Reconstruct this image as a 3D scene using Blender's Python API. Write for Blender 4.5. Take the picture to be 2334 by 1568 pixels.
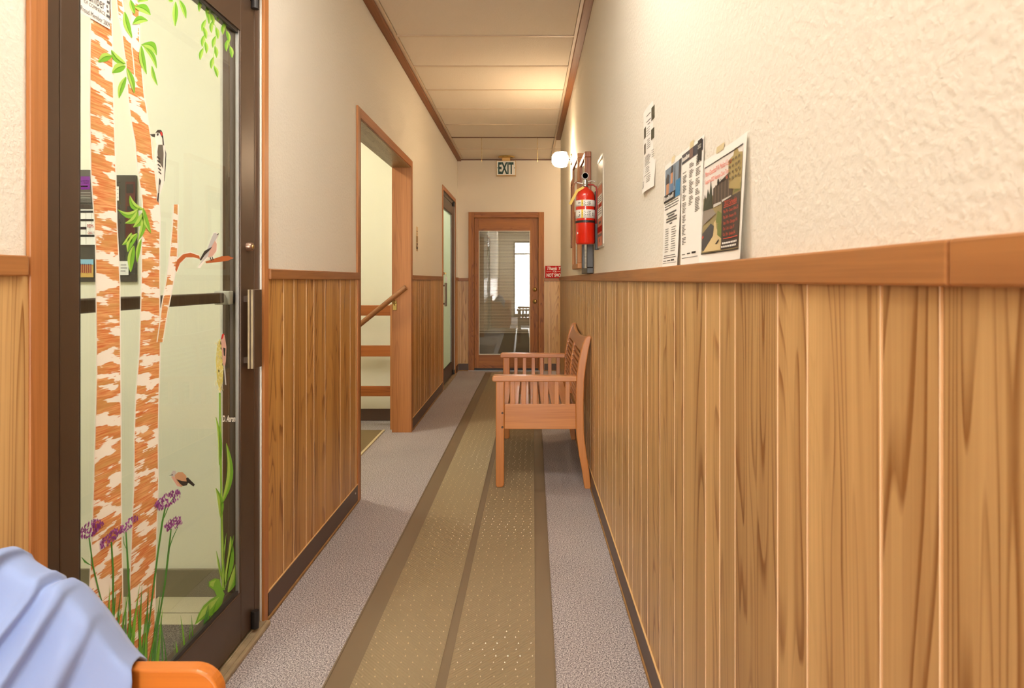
import bpy, bmesh, math, random
from mathutils import Vector, Matrix
random.seed(7)
for o in list(bpy.data.objects):
    bpy.data.objects.remove(o)
scn = bpy.context.scene
COL = scn.collection

# ------------------------------------------------------------------ camera
F = 1420.0            # focal length in photo pixels (2334 wide)
VX, VY = 1202.0, 638.0
EYE = 1.255
cam = bpy.data.cameras.new('camera')
cam.sensor_width = 36.0
cam.lens = F / 2334 * 36
cam.shift_x = -(VX - 1167) / 2334
cam.shift_y = -(784 - VY) / 2334
cam.clip_start = 0.05
cam.dof.use_dof = True
cam.dof.focus_distance = 3.3
cam.dof.aperture_fstop = 9.0
camo = bpy.data.objects.new('camera', cam)
COL.objects.link(camo)
camo.location = (0, 0, EYE)
camo.rotation_euler = (math.radians(90), 0, 0)
scn.camera = camo

# ------------------------------------------------------------------ world and light
def lin(c):
    out = []
    for v in c[:3]:
        v = v / 255.0
        out.append(v / 12.92 if v <= 0.04045 else ((v + 0.055) / 1.055) ** 2.4)
    return (out[0], out[1], out[2], 1.0)

SKY = 14.0
w = bpy.data.worlds.new('sky'); scn.world = w; w.use_nodes = True
nt = w.node_tree
bgn = nt.nodes['Background']
bgn.inputs['Color'].default_value = (1.0, 0.98, 0.95, 1)
bgn.inputs['Strength'].default_value = SKY
# daylight enters by the glass entrance behind the photographer: a portal samples the sky there
pl = bpy.data.lights.new('entrance_portal', 'AREA'); pl.shape = 'RECTANGLE'; pl.size = 0.80; pl.size_y = 2.5
pl.cycles.is_portal = True
po = bpy.data.objects.new('entrance_portal', pl); COL.objects.link(po)
po.location = (-0.07, -4.02, 1.32); po.rotation_euler = (math.radians(90), 0, 0)
scn.view_settings.view_transform = 'Standard'
scn.view_settings.look = 'None'
scn.view_settings.gamma = 1.0
scn.view_settings.use_curve_mapping = False
scn.view_settings.exposure = 1.65
try:
    scn.cycles.diffuse_bounces = 7
    scn.cycles.max_bounces = 14
    scn.cycles.transparent_max_bounces = 16
except Exception:
    pass

# ------------------------------------------------------------------ helpers
class MB:
    """collects geometry in world coordinates; build() makes ONE mesh object"""
    def __init__(s): s.v = []; s.f = []; s.m = []
    def add(s, verts, faces, mi=0):
        o = len(s.v); s.v += [tuple(p) for p in verts]
        for f in faces: s.f.append([i + o for i in f]); s.m.append(mi)
        return s
    def box(s, x0, x1, y0, y1, z0, z1, mi=0):
        x0, x1 = min(x0, x1), max(x0, x1); y0, y1 = min(y0, y1), max(y0, y1); z0, z1 = min(z0, z1), max(z0, z1)
        v = [(x0,y0,z0),(x1,y0,z0),(x1,y1,z0),(x0,y1,z0),(x0,y0,z1),(x1,y0,z1),(x1,y1,z1),(x0,y1,z1)]
        return s.add(v, [(0,3,2,1),(4,5,6,7),(0,1,5,4),(1,2,6,5),(2,3,7,6),(3,0,4,7)], mi)
    def prism(s, pts, fn, d0, d1, mi=0):
        n = len(pts)
        v = [fn(p[0], p[1], d0) for p in pts] + [fn(p[0], p[1], d1) for p in pts]
        fs = [list(range(n))[::-1], list(range(n, 2*n))]
        for i in range(n):
            j = (i+1) % n; fs.append([i, j, n+j, n+i])
        return s.add(v, fs, mi)
    def poly(s, pts, mi=0):
        return s.add(pts, [list(range(len(pts)))], mi)
    def tube(s, path, r, seg=8, mi=0, cap=True):
        P = [Vector(p) for p in path]; n = len(P)
        R = r if isinstance(r, (list, tuple)) else [r]*n
        rings = []; up = None
        for i in range(n):
            t = (P[min(i+1, n-1)] - P[max(i-1, 0)]).normalized()
            if up is None:
                a = Vector((0,0,1)) if abs(t.z) < .9 else Vector((1,0,0))
                up = (a - t*a.dot(t)).normalized()
            else:
                up = (up - t*up.dot(t)).normalized()
            b = t.cross(up)
            rings.append([P[i] + (up*math.cos(2*math.pi*k/seg) + b*math.sin(2*math.pi*k/seg))*R[i] for k in range(seg)])
        v = [q for rg in rings for q in rg]; fs = []
        for i in range(n-1):
            for k in range(seg):
                k2 = (k+1) % seg
                fs.append([i*seg+k, i*seg+k2, (i+1)*seg+k2, (i+1)*seg+k])
        if cap:
            fs.append(list(range(seg))[::-1]); fs.append([(n-1)*seg+k for k in range(seg)])
        return s.add(v, fs, mi)
    def lathe(s, prof, origin, axis='z', seg=24, mi=0, a0=0, a1=2*math.pi):
        o = Vector(origin); v = []; full = abs(a1-a0-2*math.pi) < 1e-6
        ns = seg if full else seg+1
        for (r, h) in prof:
            for k in range(ns):
                a = a0 + (a1-a0)*k/seg
                c, d = r*math.cos(a), r*math.sin(a)
                if axis == 'z': q = (c, d, h)
                elif axis == 'x': q = (h, c, d)
                else: q = (d, h, c)
                v.append(o + Vector(q))
        fs = []
        for i in range(len(prof)-1):
            for k in range(seg):
                k2 = (k+1) % ns
                fs.append([i*ns+k, i*ns+k2, (i+1)*ns+k2, (i+1)*ns+k])
        if full:
            if prof[0][0] > 1e-6: fs.append(list(range(ns))[::-1])
            if prof[-1][0] > 1e-6: fs.append([(len(prof)-1)*ns+k for k in range(ns)])
        return s.add(v, fs, mi)
    def build(s, name, mat, parent=None, origin=None, bevel=0, smooth=False, fix=True, seg=2):
        mats = mat if isinstance(mat, (list, tuple)) else [mat]
        if origin is None:
            if parent is not None: origin = WLOC[parent.name]
            else:
                xs = [p[0] for p in s.v]; ys = [p[1] for p in s.v]; zs = [p[2] for p in s.v]
                origin = ((min(xs)+max(xs))/2, (min(ys)+max(ys))/2, min(zs))
        o = Vector(origin)
        me = bpy.data.meshes.new(name)
        me.from_pydata([tuple(Vector(p)-o) for p in s.v], [], s.f)
        for m in mats: me.materials.append(m)
        for p, mi in zip(me.polygons, s.m): p.material_index = mi
        if fix:
            bm = bmesh.new(); bm.from_mesh(me)
            bmesh.ops.recalc_face_normals(bm, faces=bm.faces); bm.to_mesh(me); bm.free()
        if smooth:
            for p in me.polygons: p.use_smooth = True
        ob = bpy.data.objects.new(name, me); COL.objects.link(ob)
        if parent is not None:
            ob.parent = parent; ob.location = o - Vector(WLOC[parent.name])
        else: ob.location = o
        WLOC[ob.name] = tuple(o)
        if bevel:
            b = ob.modifiers.new('bevel', 'BEVEL'); b.width = bevel; b.segments = seg
            b.limit_method = 'ANGLE'; b.angle_limit = math.radians(40)
        return ob
WLOC = {}
def tag(o, label=None, cat=None, group=None, kind=None):
    if label: o['label'] = label
    if cat: o['category'] = cat
    if group: o['group'] = group
    if kind: o['kind'] = kind
    return o
def empty(name, loc, label=None, cat=None, group=None, kind=None):
    e = bpy.data.objects.new(name, None); e.empty_display_size = .05
    COL.objects.link(e); e.location = loc; WLOC[e.name] = tuple(loc)
    return tag(e, label, cat, group, kind)
def BOX(name, mat, dims, parent=None, bevel=0, center=False):
    m = MB().box(*dims)
    org = None
    if center or parent is None:
        org = ((dims[0]+dims[1])/2, (dims[2]+dims[3])/2, min(dims[4], dims[5]))
    return m.build(name, mat, parent, org, bevel)

_tc = {}
def text2d(s, bold=0.0):
    """flat letter mesh of a string: (verts, faces) scaled to height ~1, starting at x=0"""
    if (s, bold) in _tc: return _tc[(s, bold)]
    cu = bpy.data.curves.new('t', 'FONT'); cu.body = s; cu.resolution_u = 3; cu.fill_mode = 'FRONT'; cu.offset = bold
    ob = bpy.data.objects.new('t', cu); COL.objects.link(ob)
    bpy.context.view_layer.update()
    dg = bpy.context.evaluated_depsgraph_get()
    me = bpy.data.meshes.new_from_object(ob.evaluated_get(dg))
    v = [(p.co.x, p.co.y) for p in me.vertices]; f = [list(p.vertices) for p in me.polygons]
    bpy.data.objects.remove(ob); bpy.data.curves.remove(cu); bpy.data.meshes.remove(me)
    x0 = min(p[0] for p in v); v = [(p[0]-x0, p[1]/.70) for p in v]
    _tc[(s, bold)] = (v, f); return v, f
def put_text(mb, s, fn, u0, v0, width, height, mi=0, slant=0.0, bold=0.0):
    """letters into mb: fn(u, v) gives the world point"""
    v, f = text2d(s, bold)
    W = max(p[0] for p in v)
    mb.add([fn(u0 + p[0]/W*width + slant*p[1]*height, v0 + p[1]*height) for p in v], f, mi)

# ------------------------------------------------------------------ materials
def newmat(name):
    m = bpy.data.materials.new(name); m.use_nodes = True
    return m, m.node_tree.nodes, m.node_tree.links, m.node_tree.nodes['Principled BSDF']
def setp(b, **k):
    for a, v in k.items():
        if a in b.inputs: b.inputs[a].default_value = v
def plain(name, c, rough=.5, metal=0, bump=None, var=0, vscale=8, spec=.5, coat=0):
    m, N, L, b = newmat(name)
    b.inputs['Base Color'].default_value = lin(c)
    setp(b, Roughness=rough, Metallic=metal)
    b.inputs['Specular IOR Level'].default_value = spec
    if coat: b.inputs['Coat Weight'].default_value = coat
    tc = N.new('ShaderNodeTexCoord')
    if var:
        n = N.new('ShaderNodeTexNoise'); n.inputs['Scale'].default_value = vscale; n.inputs['Detail'].default_value = 4
        L.new(tc.outputs['Object'], n.inputs['Vector'])
        r = N.new('ShaderNodeMapRange'); r.inputs[1].default_value = .3; r.inputs[2].default_value = .7
        r.inputs[3].default_value = 1-var; r.inputs[4].default_value = 1+var
        L.new(n.outputs['Fac'], r.inputs[0])
        mx = N.new('ShaderNodeVectorMath'); mx.operation = 'SCALE'
        mx.inputs[0].default_value = lin(c)[:3]
        L.new(r.outputs[0], mx.inputs['Scale']); L.new(mx.outputs[0], b.inputs['Base Color'])
    if bump:
        n2 = N.new('ShaderNodeTexNoise'); n2.inputs['Scale'].default_value = bump[0]; n2.inputs['Detail'].default_value = bump[2] if len(bump) > 2 else 3
        L.new(tc.outputs['Object'], n2.inputs['Vector'])
        bp = N.new('ShaderNodeBump'); bp.inputs['Strength'].default_value = bump[1]; bp.inputs['Distance'].default_value = .01
        L.new(n2.outputs['Fac'], bp.inputs['Height']); L.new(bp.outputs[0], b.inputs['Normal'])
    return m
def wood(name, base, dark, axis='z', rings=9, across=7, along=.55, rough=.4, contrast=.6, fibre=.35, rnd=.12, coat=0, spec=.5):
    m, N, L, b = newmat(name)
    tc = N.new('ShaderNodeTexCoord'); oi = N.new('ShaderNodeObjectInfo')
    sc = N.new('ShaderNodeVectorMath'); sc.operation = 'SCALE'; sc.inputs[0].default_value = (37.1, 23.7, 51.3)
    L.new(oi.outputs['Random'], sc.inputs['Scale'])
    ad = N.new('ShaderNodeVectorMath'); ad.operation = 'ADD'
    L.new(tc.outputs['Object'], ad.inputs[0]); L.new(sc.outputs[0], ad.inputs[1])
    def mapped(a, g):
        mp = N.new('ShaderNodeMapping'); s = [a, a, a]; s['xyz'.index(axis)] = g
        mp.inputs['Scale'].default_value = s; L.new(ad.outputs[0], mp.inputs['Vector']); return mp
    mA = mapped(across, along)
    n = N.new('ShaderNodeTexNoise'); n.inputs['Scale'].default_value = 1; n.inputs['Detail'].default_value = 2.2
    n.inputs['Distortion'].default_value = .5
    L.new(mA.outputs[0], n.inputs['Vector'])
    mu = N.new('ShaderNodeMath'); mu.operation = 'MULTIPLY'; mu.inputs[1].default_value = rings*2
    L.new(n.outputs['Fac'], mu.inputs[0])
    pp = N.new('ShaderNodeMath'); pp.operation = 'FRACT'; L.new(mu.outputs[0], pp.inputs[0])
    cr = N.new('ShaderNodeValToRGB'); e = cr.color_ramp.elements
    e[0].position = 0; e[0].color = (0,0,0,1); e[1].position = 1; e[1].color = (0,0,0,1)
    a = cr.color_ramp.elements.new(.62); a.color = (.08,.08,.08,1)
    a = cr.color_ramp.elements.new(.92); a.color = (1,1,1,1)
    L.new(pp.outputs[0], cr.inputs['Fac'])
    mB = mapped(170, 3.2)
    n2 = N.new('ShaderNodeTexNoise'); n2.inputs['Scale'].default_value = 1; n2.inputs['Detail'].default_value = 3
    L.new(mB.outputs[0], n2.inputs['Vector'])
    mC = mapped(14, .35)
    n3 = N.new('ShaderNodeTexNoise'); n3.inputs['Scale'].default_value = 1; n3.inputs['Detail'].default_value = 2
    L.new(mC.outputs[0], n3.inputs['Vector'])
    def mr(src, a0, a1, b0, b1):
        r = N.new('ShaderNodeMapRange'); r.inputs[1].default_value = a0; r.inputs[2].default_value = a1
        r.inputs[3].default_value = b0; r.inputs[4].default_value = b1; L.new(src, r.inputs[0]); return r.outputs[0]
    def mth(op, x, y):
        q = N.new('ShaderNodeMath'); q.operation = op; q.use_clamp = False
        for i, z in enumerate((x, y)):
            if isinstance(z, (int, float)): q.inputs[i].default_value = z
            else: L.new(z, q.inputs[i])
        return q.outputs[0]
    # rings strong only in some streaks
    patch = mr(n3.outputs['Fac'], .38, .60, .12, 1.0)
    f1 = mth('MULTIPLY', mth('MULTIPLY', cr.outputs['Color'], patch), contrast)
    f2 = mr(n2.outputs['Fac'], .35, .72, 0, fibre)
    f3 = mr(n3.outputs['Fac'], .3, .7, 0, .38)
    fac = mth('ADD', mth('ADD', f1, f2), f3)
    mx = N.new('ShaderNodeMix'); mx.data_type = 'RGBA'
    L.new(fac, mx.inputs['Factor']); mx.inputs['A'].default_value = lin(base); mx.inputs['B'].default_value = lin(dark)
    vv = mr(oi.outputs['Random'], 0, 1, 1-rnd, 1+rnd)
    vs = N.new('ShaderNodeVectorMath'); vs.operation = 'SCALE'
    L.new(mx.outputs['Result'], vs.inputs[0]); L.new(vv, vs.inputs['Scale'])
    L.new(vs.outputs[0], b.inputs['Base Color'])
    setp(b, Roughness=rough); b.inputs['Specular IOR Level'].default_value = spec
    if coat: b.inputs['Coat Weight'].default_value = coat; b.inputs['Coat Roughness'].default_value = .2
    bp = N.new('ShaderNodeBump'); bp.inputs['Strength'].default_value = .12; bp.inputs['Distance'].default_value = .001
    L.new(n2.outputs['Fac'], bp.inputs['Height']); L.new(bp.outputs[0], b.inputs['Normal'])
    return m
def glassmat(name, tint=(1,1,1), ior=1.5, extra=0.0, rough=0.0):
    m, N, L, b = newmat(name); N.remove(b)
    out = [x for x in N if x.type == 'OUTPUT_MATERIAL'][0]
    t = N.new('ShaderNodeBsdfTransparent'); t.inputs[0].default_value = (*tint, 1)
    g = N.new('ShaderNodeBsdfGlossy'); g.inputs['Roughness'].default_value = rough
    fr = N.new('ShaderNodeFresnel'); fr.inputs['IOR'].default_value = ior
    ad = N.new('ShaderNodeMath'); ad.operation = 'ADD'; ad.inputs[1].default_value = extra; ad.use_clamp = True
    L.new(fr.outputs[0], ad.inputs[0])
    mx = N.new('ShaderNodeMixShader'); L.new(ad.outputs[0], mx.inputs[0]); L.new(t.outputs[0], mx.inputs[1]); L.new(g.outputs[0], mx.inputs[2])
    L.new(mx.outputs[0], out.inputs['Surface'])
    return m
def emit(name, c, s):
    m, N, L, b = newmat(name)
    b.inputs['Base Color'].default_value = (.8,.8,.8,1)
    b.inputs['Emission Color'].default_value = lin(c); b.inputs['Emission Strength'].default_value = s
    return m
def plaster(name, c, scale=75, strength=.20, rough=.75):
    m, N, L, b = newmat(name)
    tc = N.new('ShaderNodeTexCoord')
    n = N.new('ShaderNodeTexNoise'); n.inputs['Scale'].default_value = scale; n.inputs['Detail'].default_value = 3; n.inputs['Roughness'].default_value = .55
    L.new(tc.outputs['Object'], n.inputs['Vector'])
    cr = N.new('ShaderNodeValToRGB'); cr.color_ramp.elements[0].position = .42; cr.color_ramp.elements[1].position = .66
    L.new(n.outputs['Fac'], cr.inputs['Fac'])
    bp = N.new('ShaderNodeBump'); bp.inputs['Strength'].default_value = strength; bp.inputs['Distance'].default_value = .004
    L.new(cr.outputs['Color'], bp.inputs['Height']); L.new(bp.outputs[0], b.inputs['Normal'])
    b.inputs['Base Color'].default_value = lin(c); setp(b, Roughness=rough)
    b.inputs['Specular IOR Level'].default_value = .3
    return m
def fleck(name, cols, scale=240, bump=.5, rough=.95):
    m, N, L, b = newmat(name)
    tc = N.new('ShaderNodeTexCoord')
    n = N.new('ShaderNodeTexNoise'); n.inputs['Scale'].default_value = scale; n.inputs['Detail'].default_value = 2; n.inputs['Roughness'].default_value = .7
    L.new(tc.outputs['Object'], n.inputs['Vector'])
    cr = N.new('ShaderNodeValToRGB'); cr.color_ramp.interpolation = 'LINEAR'
    el = cr.color_ramp.elements; el[0].position = .33; el[0].color = lin(cols[0]); el[1].position = .68; el[1].color = lin(cols[-1])
    for i, c in enumerate(cols[1:-1]):
        q = el.new(.33 + .35*(i+1)/(len(cols)-1)); q.color = lin(c)
    L.new(n.outputs['Fac'], cr.inputs['Fac'])
    n2 = N.new('ShaderNodeTexNoise'); n2.inputs['Scale'].default_value = 1.6; n2.inputs['Detail'].default_value = 3
    L.new(tc.outputs['Object'], n2.inputs['Vector'])
    r = N.new('ShaderNodeMapRange'); r.inputs[1].default_value = .3; r.inputs[2].default_value = .7; r.inputs[3].default_value = .93; r.inputs[4].default_value = 1.06
    L.new(n2.outputs['Fac'], r.inputs[0])
    vs = N.new('ShaderNodeVectorMath'); vs.operation = 'SCALE'; L.new(cr.outputs['Color'], vs.inputs[0]); L.new(r.outputs[0], vs.inputs['Scale'])
    L.new(vs.outputs[0], b.inputs['Base Color'])
    bp = N.new('ShaderNodeBump'); bp.inputs['Strength'].default_value = bump; bp.inputs['Distance'].default_value = .003
    L.new(n.outputs['Fac'], bp.inputs['Height']); L.new(bp.outputs[0], b.inputs['Normal'])
    setp(b, Roughness=rough); b.inputs['Specular IOR Level'].default_value = .1
    return m
def birch(name):
    m, N, L, b = newmat(name)
    tc = N.new('ShaderNodeTexCoord')
    def nz(s, d, det=2):
        mp = N.new('ShaderNodeMapping'); mp.inputs['Scale'].default_value = s; mp.inputs['Rotation'].default_value = (math.radians(-5), 0, 0)
        L.new(tc.outputs['Object'], mp.inputs['Vector'])
        n = N.new('ShaderNodeTexNoise'); n.inputs['Scale'].default_value = 1; n.inputs['Detail'].default_value = det; n.inputs['Distortion'].default_value = d
        L.new(mp.outputs[0], n.inputs['Vector']); return n
    a = nz((1, 10, 34), .1, 3); s = nz((1, 14, 300), .3, 3); c = nz((1, 10, 44), .1)
    r1 = N.new('ShaderNodeValToRGB'); e = r1.color_ramp.elements
    e[0].position = .38; e[0].color = lin((208,114,56)); e[1].position = .62; e[1].color = lin((234,180,122))
    L.new(s.outputs['Fac'], r1.inputs['Fac'])
    r3 = N.new('ShaderNodeValToRGB'); e = r3.color_ramp.elements
    e[0].position = .40; e[0].color = (0,0,0,1); e[1].position = .66; e[1].color = (.75,.75,.75,1)
    L.new(c.outputs['Fac'], r3.inputs['Fac'])
    m1 = N.new('ShaderNodeMix'); m1.data_type = 'RGBA'; L.new(r3.outputs['Color'], m1.inputs['Factor'])
    L.new(r1.outputs['Color'], m1.inputs['A']); m1.inputs['B'].default_value = lin((200,150,84))
    ad = N.new('ShaderNodeMath'); ad.operation = 'MULTIPLY_ADD'; ad.inputs[1].default_value = .22
    L.new(s.outputs['Fac'], ad.inputs[0]); L.new(a.outputs['Fac'], ad.inputs[2])
    r2 = N.new('ShaderNodeValToRGB'); e = r2.color_ramp.elements
    e[0].position = .635; e[0].color = (0,0,0,1); e[1].position = .655; e[1].color = (1,1,1,1)
    L.new(ad.outputs[0], r2.inputs['Fac'])
    m2 = N.new('ShaderNodeMix'); m2.data_type = 'RGBA'; L.new(r2.outputs['Color'], m2.inputs['Factor'])
    L.new(m1.outputs['Result'], m2.inputs['A']); m2.inputs['B'].default_value = lin((246,242,230))
    L.new(m2.outputs['Result'], b.inputs['Base Color']); setp(b, Roughness=.5)
    return m

M = {}
M['wall'] = plaster('painted_orange_peel_plaster', (225,220,208))
M['wall_smooth'] = plaster('painted_smooth_plaster', (228,216,196), 90, .06)
M['cream'] = plaster('cream_painted_plaster', (233,230,211), 60, .05)
M['panel'] = wood('printed_oak_panelling', (213,174,117), (142,95,47), 'z', rings=12, across=5.5, along=.5, rough=.38, contrast=.74, fibre=.2, rnd=.09)
M['panel_left'] = wood('printed_walnut_panelling', (208,158,88), (132,82,32), 'z', rings=11, across=5.5, along=.42, rough=.38, contrast=.85, fibre=.25, rnd=.09)
M['groove'] = plain('pale_groove', (244,216,178), .6)
M['railwood'] = wood('stained_rail_wood_y', (172,116,64), (130,80,40), 'y', rings=3, across=14, along=.5, rough=.42, contrast=.25, fibre=.4, rnd=.04)
M['railwood_x'] = wood('stained_rail_wood_x', (166,110,60), (124,74,36), 'x', rings=3, across=14, along=.5, rough=.42, contrast=.25, fibre=.4, rnd=.04)
M['casing'] = wood('stained_casing_wood', (192,128,72), (146,86,42), 'z', rings=3, across=14, along=.5, rough=.42, contrast=.3, fibre=.4, rnd=.05)
M['casing_y'] = wood('stained_casing_wood_y', (180,110,52), (136,74,30), 'y', rings=3, across=14, along=.5, rough=.42, contrast=.3, fibre=.4, rnd=.05)
M['casing_x'] = wood('stained_casing_wood_x', (190,112,50), (140,74,30), 'x', rings=3, across=14, along=.5, rough=.42, contrast=.4, fibre=.4, rnd=.05)
M['beam'] = wood('brown_ceiling_moulding', (146,92,50), (104,60,28), 'y', rings=3, across=14, along=.5, rough=.5, contrast=.4, fibre=.4, rnd=.03)
M['doorwood'] = wood('red_oak_door_z', (182,114,46), (120,66,20), 'z', rings=10, across=8, along=.7, rough=.5, contrast=.6, fibre=.35, rnd=.05)
M['doorwood_x'] = wood('red_oak_door_x', (178,110,44), (116,62,20), 'x', rings=10, across=8, along=.7, rough=.5, contrast=.7, fibre=.35, rnd=.05)
M['bench'] = wood('varnished_bench_wood_z', (200,130,66), (150,84,36), 'z', rings=2, across=12, along=.6, rough=.32, contrast=.18, fibre=.3, rnd=.06, coat=.4)
M['bench_x'] = wood('varnished_bench_wood_x', (204,134,68), (154,86,36), 'x', rings=2, across=12, along=.6, rough=.32, contrast=.18, fibre=.3, rnd=.06, coat=.4)
M['bench_y'] = wood('varnished_bench_wood_y', (192,124,66), (144,82,38), 'y', rings=2, across=12, along=.6, rough=.28, contrast=.18, fibre=.3, rnd=.06, coat=.5)
M['settle'] = wood('orange_varnished_wood', (206,122,46), (162,84,26), 'x', rings=2, across=12, along=.5, rough=.35, contrast=.2, fibre=.3, rnd=.03, coat=.3)
M['base'] = plain('dark_brown_vinyl_base', (88,66,54), .42, var=.08, vscale=5)
M['basewood'] = plain('worn_wood_edge', (150,112,66), .6, var=.2, vscale=20)
M['palecap'] = plain('pale_bead', (214,176,122), .5)
M['bronze'] = plain('dark_bronze_aluminium', (84,66,52), .36, metal=.25, var=.06, vscale=6)
M['bronze_dark'] = plain('black_bronze_gasket', (36,32,30), .4)
M['alu'] = plain('grey_aluminium', (150,148,146), .35, metal=.6)
M['thresh'] = plain('worn_threshold', (164,146,116), .5, metal=.2, var=.2, vscale=18)
M['chrome'] = plain('chrome', (210,206,200), .15, metal=1)
M['brass'] = plain('brass', (206,178,110), .25, metal=.9)
M['white'] = plain('white_paper', (238,236,230), .7)
M['black'] = plain('black_ink', (34,32,32), .6)
M['greyink'] = plain('grey_ink', (96,94,92), .7)
M['glass'] = glassmat('clear_glass', (.96,.97,.95))
M['glass_back'] = glassmat('reflective_door_glass', (.94,.96,.94), 1.55, .16)
M['sleeve'] = glassmat('thin_plastic_sleeve', (.97,.97,.97), 1.12, 0.0, .12)
M['glass_dim'] = glassmat('picture_glass', (.97,.97,.97), 1.5, .10)
M['carpet'] = fleck('mauve_grey_loop_carpet', [(72,66,70),(164,154,154),(226,218,214)], 210, .5)
M['tilefloor'] = plain('beige_floor_tile', (198,188,158), .4, var=.05)
M['darkmat'] = fleck('dark_entrance_mat', [(58,54,48),(110,102,90),(150,140,124)], 300, .5)
M['ceil'] = plaster('fissured_ceiling_tile', (227,216,200), 120, .35, .9)
M['grid'] = plain('ceiling_grid_metal', (214,196,172), .5)
M['grid_brown'] = plain('brown_ceiling_grid', (110,72,44), .5)
# ------------------------------------------------------------------ the setting
XL, XR, XLB = -0.965, 0.39, -1.115
CEIL, YB, YF, YC = 2.92, 8.60, -4.00, 7.29
def S(o): o['kind'] = 'structure'; return o
OP1 = (1.242, 2.262, 2.285)      # glass door into the vestibule
OP2 = (3.565, 5.13, 2.185)       # cased opening to the stairs
OP3 = (7.10, 8.28, 2.285)        # far glass door

m = MB()
ys = YF - .15
for (a, b, h) in (OP1, OP2, OP3):
    m.box(XLB, XL, ys, a, 0, 3.0); m.box(XLB, XL, a, b, h, 3.0); ys = b
m.box(XLB, XL, ys, YB, 0, 3.0)
wall_left = S(m.build('wall_left', M['wall'], origin=(XL, 0, 0)))
wall_right = S(MB().box(XR, XR+.15, YF-.15, YC, 0, 3.0).build('wall_right', M['wall'], origin=(XR, 0, 0)))
DX0, DX1, DTOP = -0.79, 0.205, 2.165     # rough opening of the back door
m = MB().box(XLB, DX0, YB, YB+.15, 0, 3.0).box(DX1, 2.1, YB, YB+.15, 0, 3.0).box(DX0, DX1, YB, YB+.15, DTOP, 3.0)
wall_back = S(m.build('wall_back', M['wall_smooth'], origin=(0, YB, 0)))
wall_alcove = S(MB().box(1.95, 2.1, YC-.15, YB, 0, 3.0).box(XR+.15, 1.95, YC-.15, YC, 0, 3.0).build('wall_alcove', M['wall_smooth'], origin=(1.95, 8, 0)))
EX0, EX1, EZ = -0.47, 0.33, 2.57
m = MB().box(XLB, EX0, YF-.15, YF, 0, 3.0).box(EX1, XR+.15, YF-.15, YF, 0, 3.0).box(EX0, EX1, YF-.15, YF, EZ, 3.0)
wall_front = S(m.build('wall_front', M['wall'], origin=(0, YF, 0)))
floor = S(MB().box(XLB, 2.1, YF-.15, YB+.15, -.12, 0).build('floor', M['carpet'], origin=(0, 0, 0)))
ground_outside = S(MB().box(-6, 6, -11, YF-.15, -.2, -.02).build('ground_outside', plain('pale_concrete', (120,116,108), .9, var=.1), origin=(0, -5, -.02)))

# panelling: each board a piece of its own, with a pale groove between neighbours
PZ0 = 0.102
def boards(parent, plane, edges, z1, mat):
    if plane == 'R': MB().box(XR-.0015, XR, edges[0], edges[-1], PZ0-.05, z1).build('groove_backing', M['groove'], parent)
    if plane == 'L': MB().box(XL, XL+.0015, edges[0], edges[-1], PZ0-.05, z1).build('groove_backing', M['groove'], parent)
    if plane == 'B': MB().box(edges[0], edges[-1], YB-.0015, YB, PZ0-.05, z1).build('groove_backing', M['groove'], parent)
    for i in range(len(edges)-1):
        a, b = edges[i]+.003, edges[i+1]-.003
        if plane == 'R': d = (XR-.006, XR-.001, a, b, PZ0-.04, z1)
        elif plane == 'L': d = (XL+.001, XL+.006, a, b, PZ0-.04, z1)
        else: d = (a, b, YB-.006, YB-.001, PZ0-.04, z1)
        bm_ = MB().box(*d); bm_.m = [0,0,0,0,0,0]
        for fi in ((2, 4) if plane in 'LR' else (3, 5)): bm_.m[fi] = 1
        bm_.build('panel_board', [mat, M['groove']], parent, ((d[0]+d[1])/2, (d[2]+d[3])/2, d[4]), fix=False)
e = [.6757,.8533,.9548,1.151,1.2428,1.341,1.53,1.624,1.804,1.99,2.10,2.27,2.36,2.52,2.707]
pat = [.098,.19,.094,.165,.105,.185,.10,.15,.135]
i = 0
while e[-1] < YC-.08:
    e.append(min(e[-1]+pat[i % 9], YC)); i += 1
e[-1] = YC
i = 0
while e[0] > YF+.1:
    e.insert(0, max(e[0]-pat[(i*4) % 9], YF)); i += 1
e[0] = YF
boards(wall_right, 'R', e, 1.252, M['panel'])
boards(wall_left, 'L', [YF,-3.8,-3.6,-3.3,-3.2,-3.0,-2.8,-2.5,-2.3,-2.1,-1.8,-1.6,-1.3,-1.2,-1.0,-.8,-.5,-.3,-.05,.1,.3,.42,.6,.71,.9,1.0,1.107,1.202], 1.262, M['panel'])
boards(wall_left, 'L', [2.30,2.451,2.559,2.702,2.80,2.953,3.193,3.371,3.486,3.515], 1.258, M['panel_left'])
boards(wall_left, 'L', [5.19,5.32,5.50,5.60,5.80,5.92,6.13,6.24,6.44,6.53,6.74,6.85,7.04], 1.256, M['panel_left'])
boards(wall_left, 'L', [8.33,8.46,8.594], 1.250, M['panel_left'])
boards(wall_back, 'B', [-.958,-.927,-.873,-.812], 1.243, M['panel'])
boards(wall_back, 'B', [.232,.303,.475,.56,.72,.83,1.0,1.1,1.28,1.4,1.6,1.7,1.9], 1.243, M['panel'])

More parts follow.
